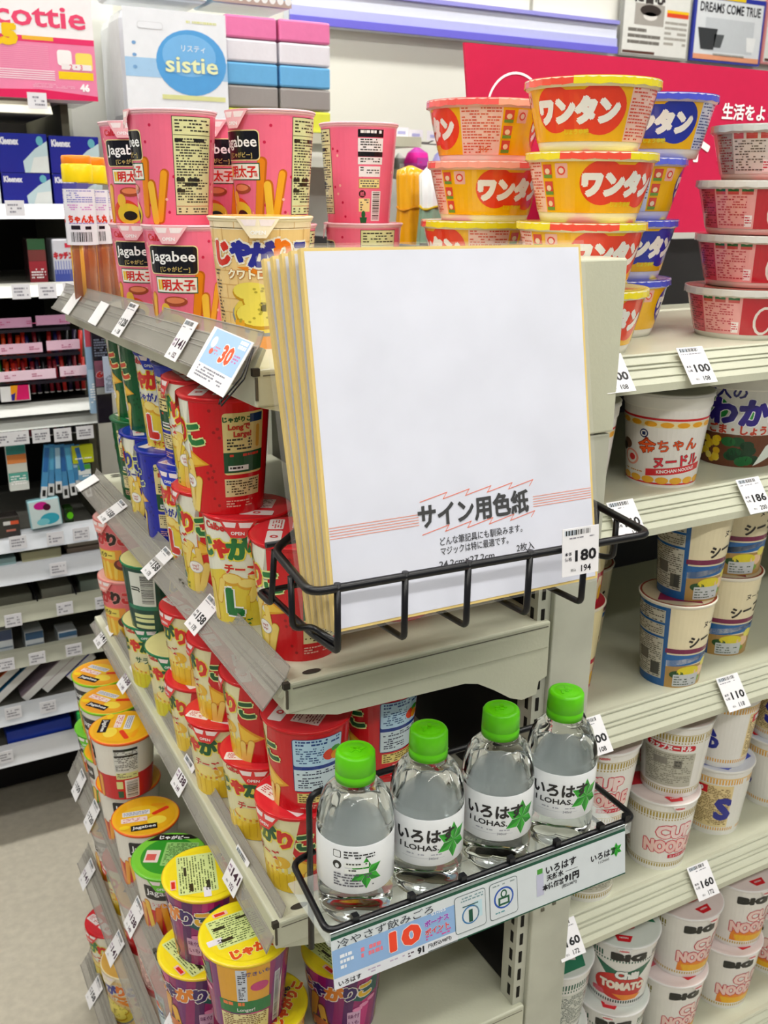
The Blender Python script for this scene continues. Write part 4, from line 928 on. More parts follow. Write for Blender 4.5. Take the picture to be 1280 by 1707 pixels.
# karaage snack tubes with yellow caps
def snack_tube():
    t = thing('snack_tube', (0, 0, 0)); r = .0195
    g = G(); g.lathe([(.001, .001), (r - .002, 0), (r, .003), (r, .152), (r - .002, .156), (.0155, .160)], 28, '#fff'); obj('tube', g, 'tube', t)
    g = G(); rnd = random.Random(3)
    g.lathe([(.001, .003), (r - .0045, .003), (r - .0045, .072), (r - .008, .082), (.001, .085)], 20, cols=['#8f3e04', '#a9500a', '#c9700c', '#b9600a'], mod=lambda a, z: 1 - .06 * math.sin(5 * a + z * 300)); obj('snack', g, 'gloss', t)
    for k in range(5):
        a = k * 2.1; g = G(); x, y = .0115 * math.cos(a), .0115 * math.sin(a)
        g.tube([(x, y, .01), (x * 1.05, y * 1.05, .05), (x, y, .095 + .01 * (k % 2))], .006, 7, ('#e9a01c', '#b9500f', '#f0b42a', '#8f3a0c', '#e08a14')[k]); obj('stick', g, 'gloss', t)
    g = G(); g.lathe([(r + .0004, .078), (r + .0004, .146)], 36, '#eceaf2')
    d = D(g, lambda x, y, L: ((r + .0004 + L / 1000) * math.cos(x / 19.9), (r + .0004 + L / 1000) * math.sin(x / 19.9), y / 1000), 4, .1)
    for s in (-42, 0, 42):
        d.MT(s - 18, s + 18, 128, 145, '#8f8fd0', seed=s + 300, lay=1); d.MT(s - 18, s + 18, 118, 128, '#d28ad0', seed=s + 301, lay=1)
        d.T('ちゃん丸', s, 110, 10, '#e23a1c', lay=1, bold=.06, w=34); d.R(s - 14, s - 2, 97, 102, '#1c1420', 2); d.R(s + 4, s + 12, 97, 101, '#1c1420', 2); d.MT(s - 18, s + 18, 102, 106, '#9a8ad0', seed=s + 303, lay=1); d.BAR(s - 15, s + 12, 82, 94, lay=2)
    obj('printed_label', g, 'gloss', t)
    g = G(); g.lathe([(.0185, .154), (.0192, .156), (.0192, .1745), (.0180, .176)], 30, '#f5d80c', mod=lambda a, z: 1 + .015 * math.sin(30 * a)); g.lathe([(.0180, .176), (.0184, .178), (.0184, .184), (.017, .186), (.0005, .1862)], 30, '#f58a12'); obj('cap', g, 'plastic', t)
    return t
tb = snack_tube()
for k, (u, y, lab) in enumerate(((132, 1.325, 'snack tube with yellow and orange cap, far left one of the group'), (155, 1.36, 'snack tube with yellow and orange cap, second from the left'), (173, 1.392, 'snack tube with yellow cap, third from the left'), (186, 1.42, 'snack tube mostly hidden behind the pink cups, rightmost of the group'))):
    t = tb if k == 0 else dup(tb); t.location = (at_y(u, 330, y).x, y, zs(0, y)); t.rotation_euler = (0, 0, math.atan2(-y, -.25)); tag(t, lab, 'snack tube', 'karaage snack tubes at the far end of the top shelf')

# ================================================================== stock on the aisle shelves
gA = 'stacked instant soup bowls on the top aisle shelf'
def stack(u, rows, pitch, zsurf, group, cat='noodle bowl', nm='noodle_bowl'):
    for k, (kind, x, y, xv, label) in enumerate(rows): cup(kind, x, y, H + zsurf + k * pitch, xv, label, cat, group, nm)
stack(0, [('wonton', .66, .787, -30, 'lowest yellow wonton bowl of the front stack, behind the post cover'),
          ('wonton', .650, .787, -32, 'third yellow wonton bowl from the top of the front stack'),
          ('wonton', .657, .787, -32, 'second yellow wonton bowl from the top, logo turned to the right'),
          ('wonton', .6505, .785, 15, 'topmost yellow wonton bowl with a big red double circle logo')], .0632, -.152, gA)
stack(0, [('wonton', .632, .94, 40, 'lowest bowl of the rear left wonton stack'), ('wonton', .63, .94, 60, 'yellow lidded bowl, third from top of the rear left stack'),
          ('wonton_pink', .637, .94, -32, 'red lidded wonton bowl, second from top of the rear left stack'), ('wonton_pink', .634, .94, -98, 'top bowl of the rear left stack, covered in pink small print')], .0605, -.152, gA)
stack(0, [('wonton_blue', .772, .872, -100, 'lowest blue lidded bowl with blue small print'), ('wonton_blue', .775, .872, -34, 'third blue lidded bowl with a blue circle at its right side'),
          ('wonton_blue', .78, .872, 68, 'second blue lidded bowl, plain yellow side showing'), ('wonton_blue', .806, .862, 2, 'topmost blue wonton bowl with white lettering on a blue circle')], .0632, -.152, gA)
stack(0, [('red_bowl', .900, .795, 71, 'lowest dark red noodle bowl beside the 100-yen tag'), ('red_bowl', .908, .795, 70, 'third dark red bowl from the top of the right stack'),
          ('red_bowl', .901, .795, 71, 'second bowl from the top of the right stack, red with green icons'), ('black_bowl', .915, .795, 68, 'grey and black bowl on top of the right stack')], .0562, -.152, gA)
stack(0, [('wonton_blue', .845, .975, 10, 'bowl standing in shade behind the blue stack, lowest'), ('red_bowl', .845, .975, 20, 'shaded red bowl behind the blue stack, second'), ('red_bowl', .845, .975, 40, 'shaded red bowl behind the blue stack, third')], .0632, -.152, gA)
gB = 'large noodle cups on the second aisle shelf'
cup('kinchan', .652, .783, H - .306, -6, 'white noodle cup with orange lettering, half hidden behind the post', 'noodle cup', gB, 'noodle_cup')
cup('kinchan', .784, .780, H - .306, -8, 'white noodle cup with orange flower-like lettering shown in full', 'noodle cup', gB, 'noodle_cup')
cup('wakame', .930, .806, H - .306, 5, 'tall grey-white cup with blue brush lettering at the right edge', 'noodle cup', gB, 'noodle_cup')
cup('kinchan', .70, .93, H - .306, 40, 'shaded noodle cup behind the two with orange lettering', 'noodle cup', gB, 'noodle_cup')
gC = 'cream noodle cups on the third aisle shelf'
ZC = -.556
for k in range(2):
    nmk = ('lower', 'upper')[k]
    cup('seafood', (.818, .832)[k], .766, H + ZC + k * .1092, (-5, -8)[k], nmk + ' cream seafood cup with blue-framed panel, nearest stack', 'noodle cup', gC, 'noodle_cup')
    cup('seafood', (.935, .94)[k], .80, H + ZC + k * .1092, 2, nmk + ' cream seafood cup at the right edge of the picture', 'noodle cup', gC, 'noodle_cup')
    cup('red_cream', (.69, .692)[k], .815, H + ZC + k * .1092, 10, nmk + ' cream cup with red diagonal stripes beside the post', 'noodle cup', gC, 'noodle_cup')
    cup('seafood', (.782, .784)[k], .905, H + ZC + k * .1092, 50, nmk + ' seafood cup standing in deep shade behind the front stack', 'noodle cup', gC, 'noodle_cup')
gD = 'white and gold noodle cups on the fourth aisle shelf'; ZD = -.826
for k in range(2):
    nmk = ('lower', 'upper')[k]
    cup('cup_noodle', (.712, .722)[k], .770, H + ZD + k * .1062, (60, -5)[k], nmk + ' white gold-banded noodle cup directly behind the rightmost water bottle', 'noodle cup', gD, 'noodle_cup')
    cup('cup_noodle', (.835, .846)[k], .772, H + ZD + k * .1062, (-22, 90)[k], ('lower gold-banded cup with pink outlined lettering', 'upper gold-banded cup turned to its red ribbon and grey panel')[k], 'noodle cup', gD, 'noodle_cup')
    cup('cup_seafood40', (.955, .952)[k], .79, H + ZD + k * .1062, (87, 14)[k], ('lower yellow-banded cup with a blue letter S', 'upper yellow-banded cup with blue lettering')[k], 'noodle cup', gD, 'noodle_cup')
    cup('cup_seafood40', 1.075, .795, H + ZD + k * .1062, (40, 110)[k], nmk + ' yellow-banded cup cut off by the right edge', 'noodle cup', gD, 'noodle_cup')
gE = 'big noodle cups on the lowest aisle shelf'; ZE = -1.155
for k in range(2):
    nmk = ('lower', 'upper')[k]
    cup('big_chili', (.69, .692)[k], .79, H + ZE + k * .1092, (90, 60)[k], nmk + ' green and white big cup beside the foot of the post', 'noodle cup', gE, 'noodle_cup')
    cup('big_chili', (.798, .806)[k], .788, H + ZE + k * .1092, (0, -6)[k], nmk + ' big chili tomato cup with red oval', 'noodle cup', gE, 'noodle_cup')
    cup('big_noodle', (.908, .921)[k], .786, H + ZE + k * .1092, -40, nmk + ' big noodle cup with pink lettering, left column', 'noodle cup', gE, 'noodle_cup')
    cup('big_noodle', (1.025, 1.035)[k], .79, H + ZE + k * .1092, -38, nmk + ' big noodle cup with pink lettering, right column', 'noodle cup', gE, 'noodle_cup')
    cup('big_noodle', 1.145, .80, H + ZE + k * .1092, 20, nmk + ' big noodle cup cut by the right edge', 'noodle cup', gE, 'noodle_cup')

# ================================================================== autograph boards in a wire basket
n = 5; fb = Vector((.2755, .5765, H - .303)); lean = math.radians(11.8)
ex = Vector((.9999, -.010, -.004)).normalized(); ey = Vector((.010, math.sin(lean), math.cos(lean))).normalized(); en = ex.cross(ey).normalized()   # en points to the camera
W, Hh = .242, .272
for k in range(n):
    off = -en * (.0085 * k) ; grow = Vector((0, .0022 * k, 0))
    o = fb + off - ex * (.0012 * k) + grow * .2; eyk = (ey + Vector((-.004 * k, .011 * k, 0))).normalized(); enk = ex.cross(eyk).normalized()
    t = thing('autograph_board_pack', (0, 0, 0)); tag(t, 'white autograph board pack at the front of the wire basket, printed title at the bottom' if k == 0 else ['', 'gold-edged board pack directly behind the printed front pack', 'gold-edged board pack in the middle of the basket', 'gold-edged board pack second from the back of the basket', 'rearmost gold-edged board pack leaning against the post cover'][k], 'board pack', 'autograph board packs in the wire basket')
    for q in range(2):
        g = G(); a = o - enk * (.0039 * q) + ex * (.0005 * q)
        c = [a, a + ex * W, a + ex * W + eyk * Hh, a + eyk * Hh]
        g.hexa([tuple(p - enk * .0034) for p in c], [tuple(p) for p in c], '#e6c873')
        i = .0022; c2 = [a + ex * i + eyk * i, a + ex * (W - i) + eyk * i, a + ex * (W - i) + eyk * (Hh - i), a + ex * i + eyk * (Hh - i)]
        g.face([tuple(p + enk * .0003) for p in c2], '#dfe1ed')
        if k == 0 and q == 0:
            d = D(g, flat_map(a + enk * .0004, ex, eyk, enk), 0, .10); Wm = W * 1000
            # lines and title; print runs 56-106 mm above the lower edge
            for s in range(5):
                d.R(2.5, 76, 68 + s * 2.0, 68.5 + s * 2.0, '#ef8f6a', 1); d.R(181, Wm - 2.5, 68 + s * 2.0, 68.5 + s * 2.0, '#ef8f6a', 1)
            for (yy, x0) in ((86, 76), (61, 76)):
                for s in range(5):
                    xa = x0 + s * 20 + 2; 
                    d.P([(xa, yy - 1), (xa, yy - .4), (xa + 24, yy + 4.2), (xa + 24, yy + 3.6)], '#ef6a3a', 1); d.P([(xa + 24, yy + 4.2), (xa + 20, yy - .8), (xa + 20.6, yy - .8), (xa + 24.6, yy + 4.2)], '#ef6a3a', 1)
            d.T('サイン用色紙', 126, 74, 19, '#0c0c12', lay=1, bold=.036, w=100)
            d.T('どんな筆記具にも馴染みます。', 131, 53, 6.8, '#2a2a34', lay=1, w=76)
            d.T('マジックは特に最適です。', 124, 45.5, 6.8, '#2a2a34', lay=1, w=62)
            d.T('24.2cm×27.2cm', 116, 35.5, 7, '#2a2a34', lay=1, w=50); d.T('2枚入', 171, 37.5, 7, '#2a2a34', lay=1)
            d.BAR(209, 222, 30, 44, lay=1)
        obj('board', g, 'matte', t)
    g = G(); m = .003
    c = [o - ex * m - eyk * m * .6, o + ex * (W + m) - eyk * m * .6, o + ex * (W + m) + eyk * (Hh + m), o - ex * m + eyk * (Hh + m)]
    g.hexa([tuple(p - enk * .0078) for p in c], [tuple(p + enk * .0009) for p in c]); obj('clear_sleeve', g, 'sleeve', t)

def fillet(pts, r=.006, seg=4):
    P = [Vector(p) for p in pts]; out = [P[0]]
    for i in range(1, len(P) - 1):
        a, b = (P[i - 1] - P[i]), (P[i + 1] - P[i]); rr = min(r, a.length * .45, b.length * .45); a.normalize(); b.normalize()
        p0, p1 = P[i] + a * rr, P[i] + b * rr
        for k in range(seg + 1):
            t = k / seg; out.append(p0 * (1 - t) ** 2 + P[i] * 2 * t * (1 - t) + p1 * t * t)
    return out + [P[-1]]
bk = thing('wire_basket', (.40, .60, H - .30)); tag(bk, 'black wire basket holding the autograph boards', 'wire basket')
O = Vector((.40, .60, H - .30))
def bw(name, pts, r, r2=.006):
    g = G(); g.tube([tuple(p - O) for p in fillet([Vector((x, y, H + z)) for x, y, z in pts], r2)], r, 8); obj(name, g, 'wire', bk)
ZR, ZL = -.263, -.312
bw('rim_wire', [(.300, .688, ZR + .003), (.262, .655, ZR), (.252, .566, ZR), (.549, .551, ZR), (.560, .625, ZR), (.566, .696, ZR + .002)], .0034, .012)
for x in (.272, .325, .3775, .432, .484):
    bw('upright_wire', [(x, .5655 - (x - .25) * .05, ZR + .004), (x, .5655 - (x - .25) * .05, ZL), (x - .004, .60, ZL), (x - .004, .690, ZL)], .0026, .005)
bw('side_wire', [(.252, .600, ZR), (.2525, .600, ZL + .008), (.268, .600, ZL + .006), (.274, .572, ZL + .004)], .0026)
bw('side_wire', [(.557, .600, ZR), (.557, .600, ZL + .01), (.54, .64, ZL + .006), (.50, .69, ZL)], .0026)
bw('side_wire', [(.5605, .63, ZR), (.561, .63, ZL + .02), (.561, .69, ZL + .02)], .0026)
bw('back_wire', [(.262, .655, ZR), (.262, .665, ZL), (.262, .692, ZL), (.535, .692, ZL)], .0026)
bw('back_wire', [(.270, .6935, ZR - .01), (.56, .6935, ZR - .01)], .0026)
# price tag on the basket
p = at_y(967, 918, .5485); write_tag('price_tag', p, (1, -.05, -.004), (0.02, .12, 1), .0345, .038, '180', '194', 'white price tag reading 180 over 194 clipped to the black basket', 'price tag on the basket', seed=11)

# ================================================================== bottles in the lower rack
def bottle_mesh():
    pf = [(.0005, .004), (.014, .003), (.022, 0), (.0285, .001), (.0310, .006), (.0322, .012), (.0318, .020), (.0326, .026), (.0316, .032), (.0322, .036), (.0322, .082), (.0310, .0845), (.0330, .0875), (.0316, .0895), (.0331, .0915),
          (.0330, .094), (.0322, .101), (.0295, .109), (.0245, .1165), (.0185, .1215), (.0145, .1245), (.0138, .128), (.0142, .146), (.0125, .147), (.0005, .147)]
    g = G(); g.lathe(pf, 72, '#fff', mod=lambda a, z: 1 + (-.07 * abs(math.sin(5 * a)) ** .6 * max(0, 1 - abs(z - .104) / .020)) + (.014 * math.sin(10 * a) * max(0, 1 - abs(z - .018) / .016)))
    return g
def leaf(d, cx, cy, r, lay=4, rot=0):
    for k in range(6):
        a = math.radians(60 * k + 30 + rot); b = a + math.radians(34)
        p = lambda ang, q: (cx + q * math.cos(ang), cy + q * math.sin(ang))
        d.P([(cx, cy), p(a - .5, r * .60), p(a, r * 1.08)], '#0a8a1c', lay); d.P([(cx, cy), p(a, r * 1.08), p(a + .5, r * .60)], '#2eae2c', lay)
def bottle():
    t = thing('water_bottle', (0, 0, 0))
    obj('bottle_body', bottle_mesh(), 'pet', t)
    g = G(); g.lathe([(.0325, .036), (.0329, .037), (.0329, .081), (.0325, .082)], 64, '#edf0f2')
    r = .0329; d = D(g, lambda x, y, L: ((r + L / 1000) * math.cos(x / 32.9), (r + L / 1000) * math.sin(x / 32.9), .036 + y / 1000), 4, .09)
    leaf(d, 23, 22, 16.5, 1); d.T('いろはす', -3, 30, 14.5, '#17171c', lay=2, bold=.035, w=52); d.T('I LOHAS.', -9, 18.5, 7.4, '#17171c', lay=2, bold=.025, w=35)
    d.MT(-24, 12, 9, 13, '#a9acb6', seed=401, lay=1); d.R(-24, 14, 8, 8.3, '#c0c4cc', 1); d.T('340ml', 4, 8, 3.4, '#8a8d96', lay=1)
    leaf(d, -70, 20, 14, 2); d.RR(-98, -91, 34, 41, 1, '#222', 1); d.RR(-97.4, -91.6, 34.6, 40.4, 1, '#edf0f2', 2); d.MT(-89, -62, 33, 42, '#2a2a30', seed=402, lay=5)
    d.E(-94.5, 27, 4, 4, '#222', 1, 14); d.E(-94.5, 26, 1.8, 2.4, '#edf0f2', 2, 10)
    for q in (22, 28): d.R(-88, -68, q - 2, q + 2.6, '#eef2ee', 5); d.MT(-87, -69, q - 1.6, q + 2.8, '#222', seed=q, lay=6, pitch=2.6)
    d.MT(-98, -62, 6, 20, '#5a5a64', seed=404, lay=5)
    obj('printed_label', g, 'gloss', t)
    g = G(); R = .0168
    g.lathe([(.0150, .1260), (R, .1262), (R, .1330), (R - .0004, .1334), (R - .0004, .1342), (R, .1346), (R - .0006, .1492), (R - .0016, .1508), (R - .004, .1515), (.011, .1510), (.0105, .1514), (.0005, .1516)], 60, '#fff', mod=lambda a, z: 1 + (.008 * math.sin(48 * a) if .135 < z < .150 else 0))
    g.box(-.006, .004, -.001, .002, .1515, .1522); g.box(-.001, .001, -.006, .005, .1515, .1522); g.box(.002, .007, -.005, -.003, .1515, .1522)
    obj('cap', g, 'cap', t); return t
b0 = bottle(); ZB = -.5815
for k, (x, y, xv, lab) in enumerate(((.311, .6135, -79, 'leftmost water bottle, turned so its recycling marks show'), (.3815, .6150, -3, 'second water bottle from the left with green cap'), (.4555, .6140, -2, 'third water bottle from the left with green cap'), (.5265, .6125, -5, 'rightmost water bottle, standing in front of the post'))):
    t = b0 if k == 0 else dup(b0); t.location = (x, y, H + ZB); t.rotation_euler = (0, 0, math.atan2(-y, -x) - xv / 32.9)
    tag(t, lab, 'water bottle', 'small water bottles with green caps in the wire rack')
rk = thing('wire_rack', (.42, .62, H - .57)); tag(rk, 'black wire rack carrying the water bottles', 'wire rack'); O = Vector((.42, .62, H - .57)); bk = rk
ZR = -.566
bw('rim_wire', [(.300, .674, ZR), (.276, .668, ZR), (.267, .577, ZR), (.592, .577, ZR), (.594, .660, ZR)], .0030, .010)
bw('hanger_wire', [(.293, .668, ZR - .10), (.293, .668, -.500), (.600, .668, -.500), (.600, .668, ZR - .06)], .0030, .012)
for x in (.335, .385, .435, .485, .535, .575): bw('base_wire', [(x, .584, ZB - .004), (x, .668, ZB - .004)], .0020, .004)
bw('hanger_wire', [(.600, .668, ZR - .06), (.600, .694, ZR - .06)], .0028)
g = G()
for x in (.292, .345, .396, .447, .498, .549, .580): g.box(x - .42 - .0028, x - .42 + .0028, .5765 - .62 - .0028, .5765 - .62 + .0028, ZR + .572, ZR + .578)
obj('wire_end_caps', g, 'wire', rk)['kind'] = 'stuff'
g = G(); g.box(.270 - .42, .590 - .42, .5805 - .62, .665 - .62, ZB + .5665, ZB + .5685); g.box(.270 - .42, .590 - .42, .5785 - .62, .5800 - .62, ZB + .568, ZB + .583); obj('clear_tray', g, 'tray', rk)
# long card hanging from the front of the rack
t = thing('display_card', (0, 0, 0)); tag(t, 'long white card with green edges hanging below the water bottles', 'display card')
A = Vector((.2668, .5705, H - .5628)); B = Vector((.574, .5705, H - .5640)); dn = Vector((.0008, -.006, -.0512))
g = G(); ex = (B - A).normalized(); ey = -dn.normalized(); en = ex.cross(ey).normalized(); hC = dn.length
c = [A + dn, B + dn, B, A]; g.hexa([tuple(p - en * .0012) for p in c], [tuple(p) for p in c], '#d5dcdf')
d = D(g, flat_map(A + dn, ex, ey, en), 0, .07); Wc = (B - A).length * 1000; Hc = hC * 1000
d.R(0, Wc, Hc - 6.4, Hc - 3.4, '#14513c', 1); d.R(0, Wc, Hc - 3.4, Hc, '#8d9a96', 1); d.R(0, Wc, Hc - .9, Hc, '#15181a', 2); d.R(88, Wc, 0, 1.3, '#14513c', 1)  # grey band paints the reflection on clear plastic, dark line the rim wire
d.R(0, 118, 10, 36, '#8fb3de', 1); d.R(0, 118, 0, 10, '#dfe2e8', 1)
d.T('冷やさず飲みごろ', 50, 40.2, 8.5, '#17222e', lay=5, bold=0, w=90, rot=0)
d.T('10', 67, 23.5, 23, '#ef4628', out='#f6e9e4', ow=.03, lay=3, bold=.07, w=27)
d.MT(25, 46, 18, 30, '#ee7a8a', seed=500, lay=3, pitch=5.5, h=3.6, mn=2, mx=4); d.T('ボーナス', 98, 28, 6.2, '#a04ab8', out='#c9d6ee', lay=3, bold=.05); d.T('ポイント', 98, 20, 6.2, '#d8505a', out='#c9d6ee', lay=3, bold=.05); d.MT(86, 112, 12, 17, '#d8509a', seed=501, lay=3)
d.T('0.1-10.5', 100, 35.5, 4.4, '#e9eef6', lay=3, bold=.04)
d.T('91', 81, 5.5, 7.5, '#1c1c24', lay=2, bold=.06); d.T('円(税込98円)', 100, 6, 4.2, '#1c1c24', lay=2, bold=.02); d.MT(68, 75, 2.5, 8, '#5a4a5a', seed=502, lay=2)
d.T('いろはす', 14, 4.2, 5.4, '#1c1c24', lay=2, bold=.02); d.MT(30, 66, 3, 8, '#b7a9c2', seed=503, lay=2, dens=.5)
d.MT(6, 20, 14, 31, '#eef2f8', seed=509, lay=3, pitch=5, h=3)
for (x0, x1) in ((116, 148), (152, 182)):
    d.RR(x0, x1, 6, 42, 3, '#2a4a4a', 4); d.RR(x0 + .5, x1 - .5, 6.5, 41.5, 2.7, '#d5dcdf', 5)
d.MT(119, 146, 34, 40, '#7a9aa0', seed=504, lay=6); d.MT(155, 180, 36, 40, '#8a9a9a', seed=505, lay=6); d.MT(157, 178, 9, 13, '#5a9aa0', seed=506, lay=6)
d.E(132, 21, 9, 9, '#3a7ab0', 6); d.E(132, 21, 7.6, 7.6, '#d5dcdf', 7); d.R(130, 134, 14, 26, '#12503c', 8); d.R(136, 144, 16, 32, '#bcd9e2', 6); d.R(124, 140, 30, 31, '#2a5a5a', 8)
d.E(167, 25, 10.5, 10.5, '#2a56b0', 6, 28); d.E(167, 25, 8.8, 8.8, '#d5dcdf', 7, 28); d.E(167, 29, 3.4, 4, '#1c5a3c', 8); d.E(167, 29, 2, 2.6, '#d5dcdf', 9); d.R(161, 173, 18, 26, '#1c5a3c', 8); d.R(163, 171, 20, 24, '#d5dcdf', 9)
d.R(203, 211, 12, 34, '#bfc0d6', 2); d.R(204, 210, 34, 39, '#4a9a3a', 2)
d.T('いろはす', 231, 35, 9, '#1c1c24', lay=2, bold=.03); d.T('天然水', 224, 27, 6.4, '#1c1c24', lay=2, bold=.03); d.R(236, 250, 26.5, 27, '#555', 2); d.T('本体価格', 222, 18.5, 6.2, '#1c1c24', lay=2, bold=.05); d.T('91円', 243, 19.5, 8.5, '#1c1c24', lay=2, bold=.06); d.T('(税込98円)', 240, 12.5, 3.8, '#1c1c24', lay=2)
d.T('いろはす', 281, 29, 8, '#1c1c24', lay=2, bold=.03); d.T('I LOHAS', 281, 22.5, 3.6, '#5a5a5a', lay=2); leaf(d, 296, 29, 7, 3)
obj('card', g, 'paper', t)

# ================================================================== shelving on the far wall, left
YW = 1.95
def span(u0, v0, u1, v1, y):
    a, b = at_y(u0, (v0 + v1) / 2, y), at_y(u1, (v0 + v1) / 2, y); um = (u0 + u1) / 2
    return a.x, b.x, at_y(um, v1, y).z, at_y(um, v0, y).z
wu = thing('wall_shelf_unit', (-.05, 2.4, 0)); tag(wu, 'dark backed wall shelving frame at the far left', 'shelving')
g = G(); g.box(-.5, .448, -.02, 0, .05, H + .14, '#26231f'); obj('back_panel', g, 'matte', wu)
g = G(); g.box(.448, .462, -.40, 0, .0, H + .155, '#5a5848'); obj('end_panel', g, 'matte', wu)
g = G(); g.box(-.5, .448, -.22, -.2, 0, .12, '#1d1b1c'); obj('kick_plate', g, 'matte', wu)
def wshelf(zbot, zt, x1, label, y=YW, col='#e9e9e6', depth=.42, grey=False, bar=False):
    t = thing('wall_shelf', (-.35, y, H + zbot)); tag(t, label, 'shelf')
    g = G(); g.box(0, x1 + .35, .012, depth, 0, .018, '#24211f' if bar else '#8d8c84'); obj('shelf_board', g, 'matte', t)
    g = G(); g.prism([(-.012, 0), (.012, 0), (.014, zt - zbot + .004), (.006, zt - zbot)], 0, x1 + .35, col, 'x'); obj('price_rail', g, 'plastic', t)
    return t
WS = [(.128, .148, .372, 'short shelf end under the pink toilet roll pack', '#c9c4b2'), (-.052, -.030, .41, 'wall shelf carrying the blue tissue boxes', '#eceef2'),
      (-.192, -.172, .41, 'wall shelf with detergent packs below the tissue boxes', '#e6e8e0'), (-.443, -.424, .418, 'lower white bar of the pen display', '#b4b7b2'), (-.415, -.399, .412, 'upper white bar under the pen trays', '#b9bbb6'),
      (-.688, -.655, .43, 'white wall shelf below the hanging toothbrushes', '#ccd0d6'), (-.756, -.722, .43, 'white wall shelf holding folders, second below the toothbrushes', '#ccd0d6'),
      (-.842, -.812, .435, 'grey-green wall shelf with black dividers', '#a9aa98'), (-.941, -.912, .435, 'grey-green wall shelf with white envelope packs', '#a6a797'),
      (-1.067, -1.036, .435, 'white wall shelf under the leaning notebooks', '#ccd0d6'), (-1.163, -1.128, .435, 'lowest white wall shelf under the blue binders', '#d9dade')]
for (a, b, x1, lab, c) in WS: wshelf(a, b, x1, lab, col=c, depth=.42 if b < .1 else .3, bar='bar' in lab)

def pbox(nm, u0, v0, u1, v1, y, dep, col, label, cat, group=None, draw=None, bevel=.003, m='film', zb=None, rot=0, tilt=0):
    x0, x1, z0, z1 = span(u0, v0, u1, v1, y)
    if zb is not None: z0 = H + zb
    cx, w, h = (x0 + x1) / 2, abs(x1 - x0), z1 - z0
    t = thing(nm, (cx, y, z0)); t.rotation_euler = (tilt, rot, 0); tag(t, label, cat, group)
    g = G(); g.box(-w / 2, w / 2, 0, dep, 0, h, col); obj('body', g, m, t, bevel=bevel)
    if draw:
        g = G(); d = D(g, flat_map((0, -.0006, 0), (1, 0, 0), (0, 0, 1), (0, -1, 0)), 0, .15); draw(d, w * 1000, h * 1000); obj('printed_front', g, 'gloss', t)
    return t
def dr_scottie(d, W, Hh):
    d.R(-W / 2 + 3, W / 2 - 3, 4, Hh - 4, '#f6f2f4', 1); Hh = Hh * .8; d.R(-W / 2 + 3, W / 2 - 3, 10, Hh * .60, '#f08ab0', 2); d.R(-W / 2 + 3, W / 2 - 3, Hh * .60, Hh * .66, '#e8366e', 3)
    d.T('scottie', 0, Hh * .86, 50, '#ea4a72', lay=3, bold=.02, w=W * .84); d.T('1.5', -W * .27, Hh * .66, 40, '#f3c81c', lay=5, bold=.10, w=W * .24)
    d.R(-W * .1, W * .15, Hh * .62, Hh * .66, '#f0b83a', 4)
    for k in range(5): d.R(-W * .46 + k * 3, W * .14, Hh * (.22 + .022 * k), Hh * (.23 + .022 * k), '#fbe6ee', 4)
    for k in range(12): d.R(-W * .45, W * .1, Hh * (.34 + k * .02), Hh * (.345 + k * .02), '#f6a8c4', 3)
    d.RR(W * .17, W * .29, Hh * .38, Hh * .54, 5, '#fbf4f4', 4); d.RR(W * .32, W * .46, Hh * .34, Hh * .52, 5, '#f6e06a', 4); d.R(W * .2, W * .45, Hh * .34, Hh * .40, '#f3ecec', 5); d.T('2・3', W * .32, Hh * .37, 12, '#e0507a', lay=5)
    d.R(W * .17, W * .46, Hh * .24, Hh * .32, '#f5cf1c', 4); d.T('46', W * .38, Hh * .16, 16, '#fff', lay=4, bold=.06); d.MT(-W * .05, W * .3, Hh * .14, Hh * .19, '#f7b8d0', seed=600, lay=4)
    d.P([(-W / 2 + 3, 4), (W / 2 - 3, 4), (W / 2 - 3, 12), (0, 20), (-W / 2 + 3, 16)], '#e0245e', 3)
pbox('toilet_roll_pack', -50, -40, 158, 158, YW, .16, '#f3e3e9', 'large pink and white toilet roll pack with yellow 1.5 at top left', 'toilet paper', None, dr_scottie, .02, zb=.150)
def dr_kleenex(d, W, Hh):
    d.R(-W / 2 + 1, W / 2 - 1, 1, Hh - 1, '#1c2a9c', 1); d.P([(W * .0, 1), (W / 2 - 1, 1), (W / 2 - 1, Hh * .82), (W * .24, Hh * .62), (-W * .02, Hh * .3)], '#c9e2e8', 2); d.P([(W * .1, 1), (W / 2 - 1, 1), (W / 2 - 1, Hh * .45), (W * .2, Hh * .4)], '#e9f1f0', 3)
    d.E(W * .34, Hh * .82, W * .07, Hh * .12, '#6ab8c8', 3); d.T('Kleenex', -W * .27, Hh * .8, Hh * .24, '#eef0fa', lay=2, bold=.05, w=W * .36); d.MT(-W * .44, W * .05, Hh * .58, Hh * .64, '#aab4e8', seed=610, lay=2, pitch=5, h=3)
for k, (u0, v0, u1, v1) in enumerate(((-4, 222, 80, 281), (83, 227, 166, 284), (4, 288, 86, 342), (89, 290, 172, 343), (-82, 286, 1, 341))):
    x0, x1, z0, z1 = span(u0, v0, u1, v1, YW + .02)
    pbox('tissue_box', u0, v0, u1, v1, YW + .02, .22, '#1a2790', ['upper left blue tissue box with white swirl at far left', 'upper right blue tissue box with white swirl, below the wall column', 'lower left blue tissue box on the wall shelf', 'lower right blue tissue box behind the yellow caps', 'blue tissue box cut off by the left picture edge'][k], 'tissue box', 'blue tissue boxes on the wall shelf', dr_kleenex, .002, zb=(-.0295 if k > 1 else .0275))
